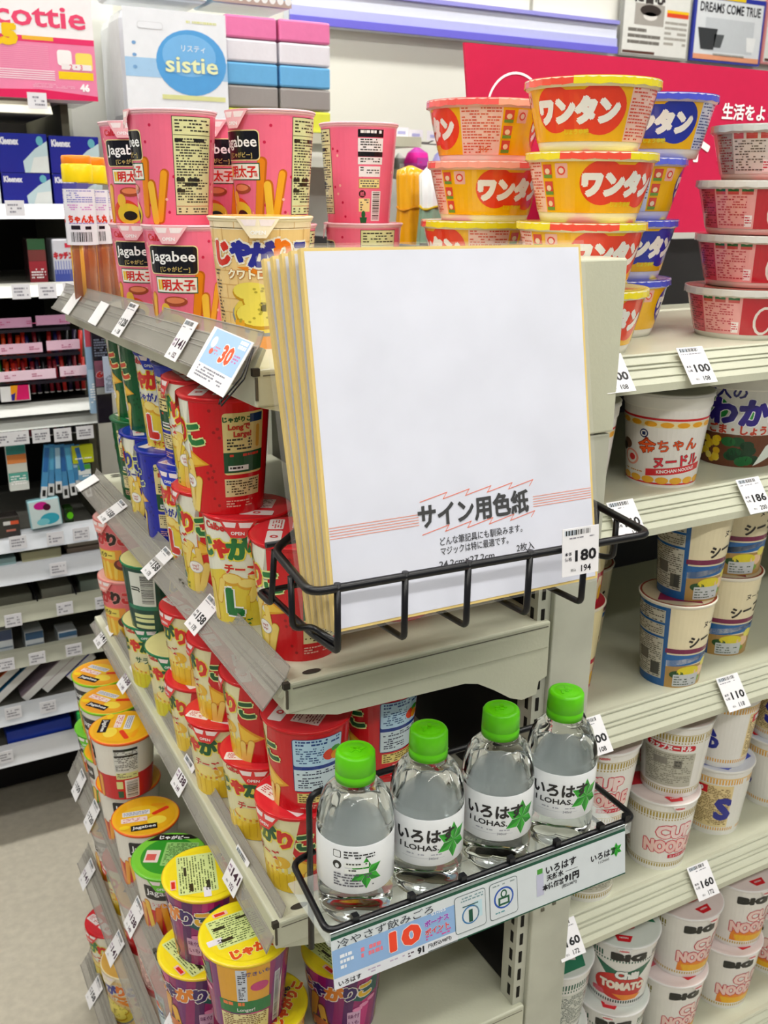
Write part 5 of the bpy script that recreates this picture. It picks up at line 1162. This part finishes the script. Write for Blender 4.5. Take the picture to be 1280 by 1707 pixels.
def dr_pack(cols, txt=None, tc='#fff'):
    def f(d, W, Hh):
        n = len(cols)
        for k, c in enumerate(cols): d.R(-W / 2 + 1, W / 2 - 1, Hh * k / n + .5, Hh * (k + 1) / n, c, 1)
        if txt: d.T(txt, 0, Hh * .55, Hh * .16, tc, lay=2, bold=.05, w=W * .8)
        d.MT(-W * .4, W * .4, Hh * .1, Hh * .35, tc, seed=int(W), lay=2, pitch=5, h=2.5)
    return f
pbox('detergent_pack', 47, 398, 78, 474, YW + .03, .05, '#3a2426', 'dark pack with red chilli pattern on the wall shelf', 'pack', None, dr_pack(('#8a2a34', '#a2303c', '#7a3a3a', '#2a5a3a')), zb=-.171)
pbox('detergent_pack', 89, 398, 124, 476, YW + .03, .06, '#dfe2ee', 'white and blue kitchen pack with red lettering on the wall shelf', 'pack', None, lambda d, W, Hh: (d.R(-W / 2 + 1, W / 2 - 1, 1, Hh * .3, '#4a5ab0', 1), [d.R(-W / 2 + 3 + k * 5, -W / 2 + 5 + k * 5, Hh * .2, Hh * .5, '#8a94d0', 2) for k in range(8)], d.T('キッチン', 0, Hh * .62, 14, '#c92a3c', lay=2, bold=.08, w=W * .9), d.R(W * .1, W * .4, Hh * .8, Hh * .9, '#d8304a', 2)), zb=-.171)
# pen display
pd = thing('pen_display', (0, YW + .05, H - .4)); tag(pd, 'dark tiered pen display with pink price strips', 'pen display')
for (v, x1, cc) in ((528, .37, '#b98aa8'), (571, .385, '#e3bdd2'), (616, .405, '#ecd0e0')):
    z = at_y(60, v, YW).z; z2 = at_y(60, v + 16, YW).z
    g = G(); g.box(-.35, x1 - .07, -.054, -.05, z2 - H + .4, z - H + .4, cc)
    g.box(x1 - .062, x1, -.054, -.05, z2 - H + .402, z - H + .402, cc)
    dd = D(g, flat_map((0, -.0545, z2 - H + .4), (1, 0, 0), (0, 0, 1), (0, -1, 0)), 0, .1); [dd.MT(q, q + 22, 3, 13, '#b0507a', seed=q + 700, lay=1, pitch=4, h=2) for q in (240, 290, 350)]
    obj('price_strip', g, 'plastic', pd)
    g = G(); g.box(-.35, x1, -.05, .1, z2 - H + .39, z2 - H + .396, '#221d28'); obj('tray', g, 'plastic', pd)
gp = 'marker pens standing in the display'; rnd = random.Random(12); ORDN = 'first second third fourth fifth sixth seventh eighth ninth tenth eleventh twelfth thirteenth fourteenth fifteenth'.split()
for (v, n0) in ((571, 0), (616, 1), (690, 2)):
    zt = at_y(60, v, YW).z + .004
    for k in range(15):
        x = .225 + k * .0118 + rnd.uniform(-.002, .002); c = ('#1c7a2a' if x < .24 else rnd.choice(('#d8301c', '#e0481c', '#b01c24')) if x < .29 else rnd.choice(('#1c1c5a', '#281a3a', '#d0302a', '#1a1a20', '#8a1c2c'))) if n0 < 2 else rnd.choice(('#1a1a28', '#22205a', '#7a1c2c', '#181820'))
        g = G(); g.tube([(0, 0, -.05), (rnd.uniform(-.006, .006), -.004, .012 + rnd.uniform(0, .008))], .0042, 7, c); g.tube([(0, 0, -.052), (0, 0, -.05)], .0046, 7, '#ddd')
        o = obj('marker_pen', g, 'plastic', loc=(x, YW + .03, zt - .004)); row = ('top', 'middle', 'bottom')[n0]
        tag(o, '%s marker pen, %s from the left in the %s tier of the pen display' % ({'#1c7a2a': 'green', '#d8301c': 'orange-red', '#e0481c': 'orange', '#b01c24': 'red', '#d0302a': 'red', '#8a1c2c': 'dark red', '#7a1c2c': 'dark red', '#1c1c5a': 'navy', '#22205a': 'navy', '#281a3a': 'violet'}.get(c, 'black'), ORDN[k], row), 'pen', 'marker pens, %s tier' % row)
pbox('eraser_box', 0, 640, 50, 661, YW + .0, .03, '#eceef0', 'white box with pink and orange slash on the pen display', 'box', None, lambda d, W, Hh: (d.R(-W * .15, W * .46, 2, Hh - 3, '#d8206a', 1), d.P([(-W * .15, 2), (0, 2), (W * .1, Hh - 3), (-W * .15, Hh - 3)], '#f0a01c', 2), d.P([(-W * .15, 2), (-W * .05, 2), (0, Hh * .5), (-W * .15, Hh * .4)], '#2a2a8a', 3)), .001, zb=-.388)
# hanging goods with hooks and tags
def hook(u, v, y, label):
    p = at_y(u, v, y); t = thing('display_hook', p); tag(t, label, 'hook', 'display hooks with white price labels')
    g = G(); g.tube([(0, .4, .004), (0, .01, .004), (0, .0, .012)], .0022, 6); obj('hook_wire', g, 'wire', t)
    w_, h_ = .033, .024; g = G(); g.box(-w_ / 2, w_ / 2, -.004, -.003, -.012, .014, '#dfe0e4')
    d = D(g, flat_map((0, -.0041, 0), (1, 0, 0), (0, 0, 1), (0, -1, 0)), 0, .1); d.MT(-12, 12, -8, 8, '#7a7a86', seed=int(u), lay=1, pitch=5, h=3); obj('price_label', g, 'paper', t)
for k, (u, v) in enumerate(((3, 733), (33, 730), (68, 727), (104, 725), (141, 721))): hook(u, v, YW - .03, ['display hook label cut by the left edge', 'display hook label above the teal and orange packs', 'display hook label between teal packs and toothbrushes', 'display hook label above the blue toothbrushes', 'display hook label above the lime green pack'][k])
def hang(nm, u0, v0, u1, v1, y, cols, label, cat, n=1, gr=None, m='film', txt=None):
    for k in range(n):
        t = pbox(nm, u0, v0, u1, v1, y + k * .018, .010, cols[0], label if k == 0 else label.replace('front', 'next'), cat, gr, dr_pack(cols, txt), .002, m, tilt=0)
hang('hanging_pack', 12, 742, 46, 818, YW, ('#d7dcd8', '#5aa89a', '#cfd2c8', '#e08a4a', '#2a8a84'), 'teal and orange hanging pack on the left hooks', 'pack')
hang('hanging_pack', 120, 742, 156, 772, YW, ('#b9c420', '#c2cc2a'), 'lime green hanging pack beside the toothbrushes', 'pack')
hang('hanging_pack', 130, 774, 152, 800, YW, ('#7aa8c8', '#dfe6e6', '#4a9a3a'), 'small pale blue pack under the lime green one', 'pack')
for k in range(7):
    u = 78 + k * 8; x0, x1, z0, z1 = span(u, 742, u + 9, 822 - (k % 3) * 5, YW)
    t = thing('toothbrush_pack', ((x0 + x1) / 2, YW + .004 * (k % 2), z1)); t.rotation_euler = (0, math.radians((3 - k) * 3), 0)
    g = G(); hh = z1 - z0; g.box(-.006, .006, 0, .006, -hh, 0, '#4a94c8'); g.box(-.0045, .0045, -.0008, 0, -hh * .55, -.005, ('#2a6ab0', '#5ab0d8', '#a8d0e8')[k % 3]); obj('pack_card', g, 'film', t)
    g = G(); g.box(-.006, .006, -.001, .0065, -hh - .012, -hh * .86, '#dfe2e4'); g.box(-.003, .003, -.0015, 0, -hh - .006, -hh * .93, '#222'); obj('pack_foot', g, 'film', t)
    tag(t, 'slim blue toothbrush pack hanging in a fan, %s' % ('far left of the fan', 'second from the left of the fan', 'third from the left', 'in the middle of the fan', 'third from the right', 'second from the right of the fan', 'far right of the fan')[k], 'toothbrush', 'toothbrush packs hanging on hooks')
pbox('sponge_pack', 50, 832, 104, 886, YW - .005, .02, '#9ac8d0', 'pale pack with magenta and cyan print lying on the wall shelf', 'pack', None, lambda d, W, Hh: (d.R(-W * .46, W * .46, 2, Hh - 2, '#cfe0e2', 1), d.E(-W * .1, Hh * .8, W * .22, Hh * .14, '#c81c8a', 2), d.E(W * .08, Hh * .72, W * .12, Hh * .12, '#4a1030', 3), d.E(W * .12, Hh * .3, W * .3, Hh * .2, '#3aa8c0', 2), d.E(-W * .1, Hh * .22, W * .2, Hh * .12, '#7ac8d4', 3)), .003, zb=-.648, rot=-.06)
pbox('tape_case', -6, 862, 34, 898, YW, .04, '#3a3634', 'dark case with orange stripe on the wall shelf at the left edge', 'box', None, lambda d, W, Hh: (d.R(-W * .1, W * .45, Hh * .62, Hh * .8, '#d85a3a', 1), d.R(-W * .1, W * .3, Hh * .3, Hh * .4, '#c97a6a', 1), d.R(-W * .2, W * .1, Hh * .62, Hh * .8, '#dcdcd8', 2)), .002, zb=-.660)
pbox('clip_pack', 108, 846, 124, 888, YW + .02, .03, '#1c3a10', 'small dark pack with bright green blob on the wall shelf', 'pack', None, lambda d, W, Hh: d.E(W * .1, Hh * .5, W * .34, Hh * .22, '#6ad01c', 1), .004, zb=-.655)
# folders, dividers, envelopes, notebooks, binders
def slab(nm, u0, u1, z0, zt, y, dep, col, label, cat, group=None, m='matte', rot=0, pages=None):
    x0, x1 = at_y(u0, 980, y).x, at_y(u1, 980, y).x; t = thing(nm, ((x0 + x1) / 2, y, H + z0)); t.rotation_euler = (0, rot, 0); tag(t, label, cat, group)
    w_ = abs(x1 - x0); g = G(); g.box(-w_ / 2, w_ / 2, 0, dep, 0, zt - z0, col); obj('cover', g, m, t, bevel=.001)
    if pages: g = G(); g.box(-w_ / 2 + .001, w_ / 2 - .001, -.0008, .002, .002, zt - z0 - .002, pages); obj('pages', g, m, t)
    return t
slab('folder_pile', 118, 186, -.721, -.710, YW + .02, .2, '#9a8a7c', 'brown folder at the bottom of the pile, right side of the wall shelf', 'folder', 'folders in a pile')
slab('folder_pile', 119, 186, -.709, -.700, YW + .025, .2, '#b9b0a2', 'pale folder in the middle of the pile', 'folder', 'folders in a pile')
slab('folder_pile', 117, 186, -.699, -.690, YW + .02, .2, '#c9c2b4', 'cream folder on top of the pile', 'folder', 'folders in a pile')
slab('file_case', 42, 108, -.721, -.700, YW + .01, .2, '#a9a888', 'olive plastic file case lying between the dark gaps', 'file case', m='plastic')
slab('file_case', -20, 32, -.721, -.706, YW + .01, .2, '#8fb0b4', 'pale teal file case at the left edge', 'file case', m='plastic')
for k, u in enumerate((62, 128)):
    x = at_y(u, 1000, YW).x; g = G(); g.mesh([(0, .0, 0), (.003, .0, 0), (.003, .3, 0), (0, .3, 0), (0, .0, .018), (.003, .0, .018), (.003, .3, .09), (0, .3, .09)], [(3, 2, 1, 0), (4, 5, 6, 7), (0, 1, 5, 4), (1, 2, 6, 5), (2, 3, 7, 6), (3, 0, 4, 7)], '#15151a')
    tag(obj('shelf_divider', g, 'plastic', loc=(x, YW + .01, H - .824)), ('left', 'right')[k] + ' black divider on the grey-green wall shelf', 'divider', 'black shelf dividers')
for k, (u0, u1) in enumerate(((-20, 52), (68, 120), (134, 188))):
    slab('paper_pack', u0, u1, -.823, -.806 + .004 * k, YW + .05, .3, ('#9c9d8c', '#b3b4a4', '#a3b3a6')[k], ('leftmost', 'middle', 'right')[k] + ' flat pale paper pack between the black dividers', 'paper pack', 'paper packs lying on the divider shelf')
for k, (u0, u1, c) in enumerate(((-30, 22, '#4a5a7a'), (42, 74, '#3c5a7c'), (98, 130, '#44688a'))):
    pbox('envelope_pack', u0, 1052, u1, 1086, YW + .02, .05, '#cfd6da', ('left', 'middle', 'right')[k] + ' envelope pack with a blue top band on the wall shelf', 'envelopes', 'envelope packs on the wall shelf', (lambda c: lambda d, W, Hh: (d.R(-W / 2 + 1, W / 2 - 1, Hh * .6, Hh - 1, c, 1), d.R(-W / 2 + 2, W / 2 - 2, Hh * .3, Hh * .36, '#7a8a9a', 1)))(c), .002, zb=-.923)
for k, (u, c, L) in enumerate(((0, '#b9501c', .10), (34, '#1f5a80', .135), (92, '#8a7a84', .155), (116, '#b5a8ae', .12), (142, '#3a3a8a', .07))):
    x = at_y(u, 1140, YW).x; t = thing('notebook', (x, YW + .02, H - .985)); t.rotation_euler = (0, math.radians(52), 0)
    tag(t, ['orange notebook leaning at the left edge', 'teal blue notebook leaning on the wall shelf', 'grey-pink notebook leaning against its neighbour', 'pale notebook block leaning right of the blue one', 'short navy notebook leaning at the right end'][k], 'notebook', 'notebooks leaning on the wall shelf')
    g = G(); g.box(-.012, -.010, 0, .2, -L / 2, L / 2, c); obj('cover', g, 'gloss', t); g = G(); g.box(-.010, .006, 0, .2, -L / 2, L / 2, '#dcdcda'); obj('pages', g, 'matte', t)
slab('binder', -20, 96, -1.128, -1.098, YW + .02, .25, '#1a3aa8', 'bright blue binder lying on the lowest wall shelf', 'binder', None, 'plastic', -.03)
slab('binder', 108, 124, -1.128, -1.090, YW + .02, .25, '#b9bcc8', 'grey-white binder standing beside the blue one', 'binder', None, 'plastic')
slab('binder', 126, 150, -1.128, -1.086, YW + .02, .25, '#2048b8', 'blue binder at the right end of the lowest wall shelf', 'binder', None, 'plastic')
pbox('duster_pack', 130, 1188, 148, 1216, YW - .02, .02, '#2ab04a', 'small bright green pack behind the lime rimmed cups', 'pack', None, None, .004)
# hanging packs right of the unit
pbox('glove_pack', 145, 540, 160, 690, YW - .04, .01, '#8fb0cc', 'narrow pale blue hanging pack beside the end panel', 'pack', None, dr_pack(('#9ab8d4', '#a8c4dc', '#8aa8c8', '#b84a5a')), .002)
pbox('stocking_pack', 157, 540, 184, 706, YW - .05, .01, '#1c1822', 'black hanging pack reading 60 behind the green cups', 'pack', None, lambda d, W, Hh: (d.R(-W * .45, W * .45, Hh * .38, Hh * .64, '#7a4a5c', 1), d.T('60', 0, Hh * .50, 15, '#a82a2c', out='#c9b0b8', lay=2, bold=.08, w=W * .7), d.R(-W * .45, W * .45, Hh * .3, Hh * .37, '#8f9290', 2), d.MT(-W * .4, W * .45, Hh * .66, Hh * .86, '#6a7080', seed=800, lay=1, pitch=5, h=3)), .002)
pbox('price_slip', 173, 594, 192, 655, YW - .07, .002, '#a9b4c8', 'pale slip of paper hanging over the black pack', 'paper slip', None, lambda d, W, Hh: d.MT(-W * .4, W * .4, 4, Hh * .5, '#5a6478', seed=801, lay=1), .0005, 'paper')
# wall price labels on the shelf rails
for k, (u, v) in enumerate(((25, 347), (35, 486), (79, 485), (120, 483), (22, 1018+16), (108, 1014), (172, 1004), (62, 1097), (123, 1083), (10, 1108), (22, 1188), (80, 1178), (8, 1262), (97, 948), (135, 890), (92, 897), (30, 904), (200, 172))):
    if u == 200: u, v = 62, 168
    p = at_y(u, v, YW - .016); g = G(); g.box(-.0165, .0165, -.001, 0, -.0135, .0135, '#e9e9ef')
    d = D(g, flat_map((0, -.0011, 0), (1, 0, 0), (0, 0, 1), (0, -1, 0)), 0, .1); d.MT(-13, 13, -9, 9, '#8a8a98', seed=k, lay=1, pitch=6, h=3)
    tag(obj('price_label', g, 'paper', loc=p), 'blurred white price label ' + ['under the left pair of tissue boxes', 'at the left end below the detergent packs', 'below the dark chilli pack', 'below the kitchen pack', 'at the left of the divider shelf', 'in the middle of the divider shelf', 'at the right end of the divider shelf', 'below the middle envelope pack', 'below the right envelope pack', 'pinkish one below the left envelope pack', 'below the teal notebook', 'below the pale notebook block', 'at the left of the lowest wall shelf', 'in front of the folder pile', 'at the right end below the toothbrushes', 'below the magenta and cyan pack', 'near the dark case', 'below the toilet roll pack'][k], 'price label', 'price labels on the far wall shelves')

# ================================================================== roll packs and tissue packs above the snack cups
g = G(); g.box(0, .62, 0, .42, 0, .02); t = thing('wall_shelf', (.53, YW + .0, H + .095)); obj('shelf_board', g, 'metal', t); tag(t, 'white wall shelf under the toilet roll and striped tissue packs', 'shelf')
def dr_sistie(d, W, Hh):
    d.R(-W / 2 + 2, W / 2 - 2, 2, Hh - 2, '#eef2f8', 1); d.R(-W / 2 + 2, W / 2 - 2, Hh * .42, Hh * .58, '#a9d0f2', 2); d.E(W * .14, Hh * .56, W * .34, Hh * .28, '#5aa6e4', 3, 30); d.E(W * .12, Hh * .62, W * .26, Hh * .18, '#7cbcf0', 4, 26)
    d.R(-W * .16, W * .46, Hh * .24, Hh * .28, '#dfe2a0', 5); d.T('sistie', W * .14, Hh * .54, 40, '#eef4c0', out='#4a90d0', ow=.02, lay=6, bold=.02, w=W * .5); d.T('リスティ', W * .16, Hh * .68, 13, '#e6f2fc', lay=6)
    d.RR(-W * .36, -W * .12, Hh * .82, Hh * .88, 5, '#d9dde2', 3); d.RR(-W * .355, -W * .125, Hh * .824, Hh * .876, 4.6, '#eef2f8', 4); d.MT(W * .1, W * .4, Hh * .88, Hh * .92, '#dfe2a0', seed=820, lay=3, pitch=6, h=4)
    for k in range(3): d.E(-W * .40, Hh * (.5 + .1 * k), 4, 3, '#7aa8d8', 4)
for k, (u0, v0, u1, v1, y) in enumerate(((207, 16, 380, 205, YW), (192, 30, 340, 215, YW + .13), (182, 40, 300, 215, YW + .26))):
    pbox('toilet_roll_pack', u0, v0, u1, v1, y, .115, '#e6ebf2', ['front white toilet roll pack with blue circle and sistie lettering', 'second white toilet roll pack, its edge showing left of the front one', 'third white toilet roll pack at the back of the row'][k], 'toilet paper', 'white toilet roll packs above the snack cups', dr_sistie, .02, zb=.1155)
pbox('toilet_roll_pack', 185, -60, 345, 12, YW + .01, .12, '#e8edf4', 'pale blue and yellow pack cut off by the top edge of the picture', 'toilet paper', None, lambda d, W, Hh: (d.R(-W / 2 + 2, W / 2 - 2, 4, Hh, '#eef2f8', 1), d.E(W * .15, Hh * .5, W * .32, Hh * .45, '#7ac0ee', 2), d.R(-W * .2, W * .45, 5, 13, '#e6e49a', 3)), .008, zb=.337)
pbox('tissue_pack', 352, -60, 486, 20, YW + .012, .12, '#a8d4ea', 'blue dotted pack with brown lace edge at the top of the picture', 'tissue pack', None, lambda d, W, Hh: (d.R(-W / 2 + 1, W / 2 - 1, 1, Hh * .2, '#b9a29a', 1), d.R(-W / 2 + 1, W / 2 - 1, Hh * .2, Hh, '#9ad0ee', 1), [d.E(-W * .45 + k * W * .1, Hh * .19, 7, 8, '#f0f0f2', 2) for k in range(10)], [d.E(-W * .45 + k * W * .1, Hh * (.34 + .06 * (k % 2)), 2.4, 2.4, '#eef4f8', 2) for k in range(10)]), .006, zb=.342)
cols5 = ('#e6ea4e', '#9f9a97', '#6fb7ea', '#eceaf2', '#f07fb4')
for k, (u0, v0, u1, v1) in enumerate(((378, 26, 463, 207), (467, 34, 551, 213))):
    x0, x1, z0, z1 = span(u0, v0, u1, v1, YW + .01); z0 = H + .1155
    t = thing('tissue_five_pack', ((x0 + x1) / 2, YW + .01, z0)); tag(t, ('left', 'right')[k] + ' five-pack of tissue boxes in yellow, grey, blue, white and pink', 'tissue pack', 'striped tissue five-packs')
    w_ = x1 - x0; hh = (z1 - z0) / 5
    for q in range(5):
        g = G(); g.box(-w_ / 2, w_ / 2, 0, .11, q * hh + .0006, (q + 1) * hh - .0006, cols5[q]); obj('tissue_box', g, 'film', t, bevel=.004)
# hooks and hanging goods on the wall between cups and bowls
g = G(); t = thing('wall_rack', (.92, 2.2, H)); tag(t, 'pale wall panel with hooks behind the wrapped umbrellas', 'wall rack')
g.box(-.10, .42, .0, .02, -.9, .055, '#d4d6ce'); obj('panel', g, 'matte', t)
for k, (u, v, s) in enumerate(((668, 222, 0), (692, 226, 0), (722, 228, 0), (748, 232, 0))):
    p = at_y(u, v, 2.0); q = thing('display_hook', p); tag(q, 'small display hook with white price label above the hanging pouches, %s' % ('leftmost', 'second', 'third', 'rightmost')[k], 'hook', 'hooks above the umbrellas')
    g = G(); g.tube([(0, .2, 0), (0, .02, -.012), (.008, 0, -.004)], .0016, 6, '#555'); obj('hook_wire', g, 'plastic', q)
    g = G(); g.box(-.018, .018, -.003, -.002, -.008, .012, '#efecf6'); g.box(-.01, .01, -.0034, -.003, -.002, .004, '#b0b0e0'); obj('price_label', g, 'paper', q)
def pouch(u0, v0, u1, v1, y, col, c2, label):
    x0, x1, z0, z1 = span(u0, v0, u1, v1, y); t = thing('hanging_pouch', ((x0 + x1) / 2, y, z0)); tag(t, label, 'pouch', 'pouches hanging on the wall hooks')
    w_, h_ = x1 - x0, z1 - z0; g = G(); g.lathe([(.001, 0), (w_ * .42, h_ * .06), (w_ * .5, h_ * .4), (w_ * .4, h_ * .8), (w_ * .1, h_)], 18, cols=[col, c2, col, c2], mod=lambda a, z: 1 + .12 * math.sin(3 * a + z * 60)); obj('cloth', g, 'matte', t)
    g = G(); g.box(-w_ * .25, w_ * .25, -w_ * .5, -w_ * .48, h_ * .3, h_ * .6, c2); obj('card', g, 'paper', t)
pouch(676, 246, 712, 290, 2.05, '#e0209a', '#c84ab0', 'magenta pouch hanging behind the wrapped umbrellas')
pouch(722, 250, 752, 292, 2.05, '#a9aee0', '#8f98d8', 'lavender pouch hanging beside the magenta one')
pouch(742, 285, 764, 330, 2.0, '#6a5aa0', '#3a2a5a', 'dark violet pouch hanging left of the soup bowls')
pouch(738, 325, 762, 385, 1.98, '#3a2258', '#b08ad8', 'deep purple pouch below the violet one')
pouch(655, 255, 676, 300, 2.08, '#8a9088', '#c8d0c8', 'grey-green pouch half hidden behind the orange umbrella')
# wrapped umbrellas
def umbrella(u0, u1, vt, y, col, c2, label, band, top='flat'):
    x0, x1, z0, z1 = span(u0, vt, u1, vt + 100, y); r = (x1 - x0) / 2; t = thing('folded_umbrella', ((x0 + x1) / 2, y, z1 - .62)); tag(t, label, 'umbrella', 'folded umbrellas behind the boards')
    g = G(); md = lambda a, z: 1 + .10 * math.sin(7 * a + z * 6)
    pr = [(.004, 0), (r * .5, .1), (r * .8, .3), (r * 1.1, .48), (r * .9, .545), (r, .60), (r * (.95 if top == 'flat' else .5), .612), (.004, .62)]
    g.lathe(pr, 42, cols=[col, col, col, col, c2, c2, c2], mod=md); obj('canopy', g, 'film', t)
    g = G(); g.tube([(r * .96 * math.cos(a), r * .96 * math.sin(a), .545 + .003 * math.sin(3 * a)) for a in [2 * PI * k / 20 for k in range(20)]], .0022, 6, band, loop=True); obj('strap', g, 'matte', t)
    g = G(); g.tube([(0, 0, -.05), (0, 0, .02)], .003, 6, '#999'); obj('tip', g, 'plastic', t)
umbrella(664, 702, 276, 1.62, '#f0a408', '#f5ae0a', 'folded orange umbrella standing behind the boards', '#c98208')
umbrella(702, 738, 272, 1.55, '#8aa890', '#f0f2f2', 'folded umbrella with white end and green-grey folds beside the orange one', '#c9a81c', 'round')
umbrella(716, 742, 280, 1.72, '#5a7a5a', '#8f9a8c', 'folded grey-green umbrella right behind the white one', '#b9a01c')

g = G(); t = thing('display_stand', (.90, 1.63, 0)); g.box(-.12, .14, -.07, .09, 0, .71, '#c9c9c2'); obj('body', g, 'matte', t, bevel=.004); tag(t, 'low pale stand under the folded umbrellas, hidden behind the boards', 'stand')
# ================================================================== posters high on the back wall
def poster(u0, v0, u1, v1, draw, frame, label):
    y = 2.395; x0, x1, z0, z1 = span(u0, v0, u1, v1, y); t = thing('poster', ((x0 + x1) / 2, y, z0)); tag(t, label, 'poster', 'framed posters on the back wall')
    w_, h_ = x1 - x0, z1 - z0; g = G(); g.box(-w_ / 2, w_ / 2, 0, .01, 0, h_, frame); obj('frame', g, 'plastic', t)
    g = G(); d = D(g, flat_map((0, -.0006, 0), (1, 0, 0), (0, 0, 1), (0, -1, 0)), 0, .3); draw(d, w_ * 1000, h_ * 1000); obj('print', g, 'paper', t)
def po1(d, W, Hh):
    d.R(-W / 2 + 8, W / 2 - 8, 6, Hh, '#e3e3dd', 1); d.R(-W * .32, W * .1, Hh * .45, Hh * .75, '#a9a49c', 2); d.E(-W * .1, Hh * .66, W * .15, Hh * .08, '#3a322e', 3); d.E(-W * .1, Hh * .58, W * .1, Hh * .06, '#e6e2dc', 3)
    d.R(W * .14, W * .46, Hh * .6, Hh * .7, '#e04a2c', 2); d.R(W * .14, W * .46, Hh * .66, Hh * .7, '#f0c01c', 3); d.T('に誓心', -W * .12, Hh * .86, 40, '#3a3432', lay=2, bold=.05)
    d.MT(-W * .4, W * .1, Hh * .12, Hh * .42, '#77736c', seed=900, lay=2, pitch=16, h=9, mn=10, mx=40); d.MT(W * .12, W * .45, Hh * .15, Hh * .56, '#a9a59c', seed=901, lay=2, pitch=14, h=7, mn=10, mx=40); d.R(-W * .46, 0, 8, Hh * .08, '#5a3a30', 3)
def po2(d, W, Hh):
    d.R(-W / 2 + 8, W / 2 - 8, 6, Hh * .93, '#dfe3e6', 1); d.R(-W / 2, W / 2, Hh * .93, Hh, '#2c36a0', 1); d.R(-W * .2, W * .2, Hh * .94, Hh, '#e8c81c', 2)
    d.T('DREAMS COME TRUE', 0, Hh * .81, 36, '#22222a', lay=2, bold=.02, w=W * .86)
    d.R(-W * .34, W * .36, Hh * .16, Hh * .66, '#c9ced2', 2); d.P([(-W * .44, Hh * .50), (-W * .16, Hh * .50), (-W * .2, Hh * .18), (-W * .38, Hh * .18)], '#3a3c3e', 3); d.P([(-W * .2, Hh * .42), (-W * .06, Hh * .42), (-W * .1, Hh * .22), (-W * .2, Hh * .22)], '#55585a', 3)
    d.P([(W * .26, Hh * .42), (W * .40, Hh * .42), (W * .38, Hh * .20), (W * .28, Hh * .20)], '#eef0f0', 3); d.MT(-W * .2, W * .4, Hh * .08, Hh * .16, '#a9a59c', seed=902, lay=3, pitch=14, h=6, mn=10, mx=40); d.R(-W / 2 + 8, W / 2 - 8, 6, 20, '#e8a07a', 3)
poster(1035, -22, 1151, 97, po1, '#9a9a94', 'grey framed notice with photo and orange strip at the top right')
poster(1155, -6, 1272, 106, po2, '#3a44a8', 'blue framed poster headed DREAMS COME TRUE at the top right')
poster(1274, -3, 1390, 112, po1, '#d88a8a', 'framed poster cut off by the right edge of the picture')
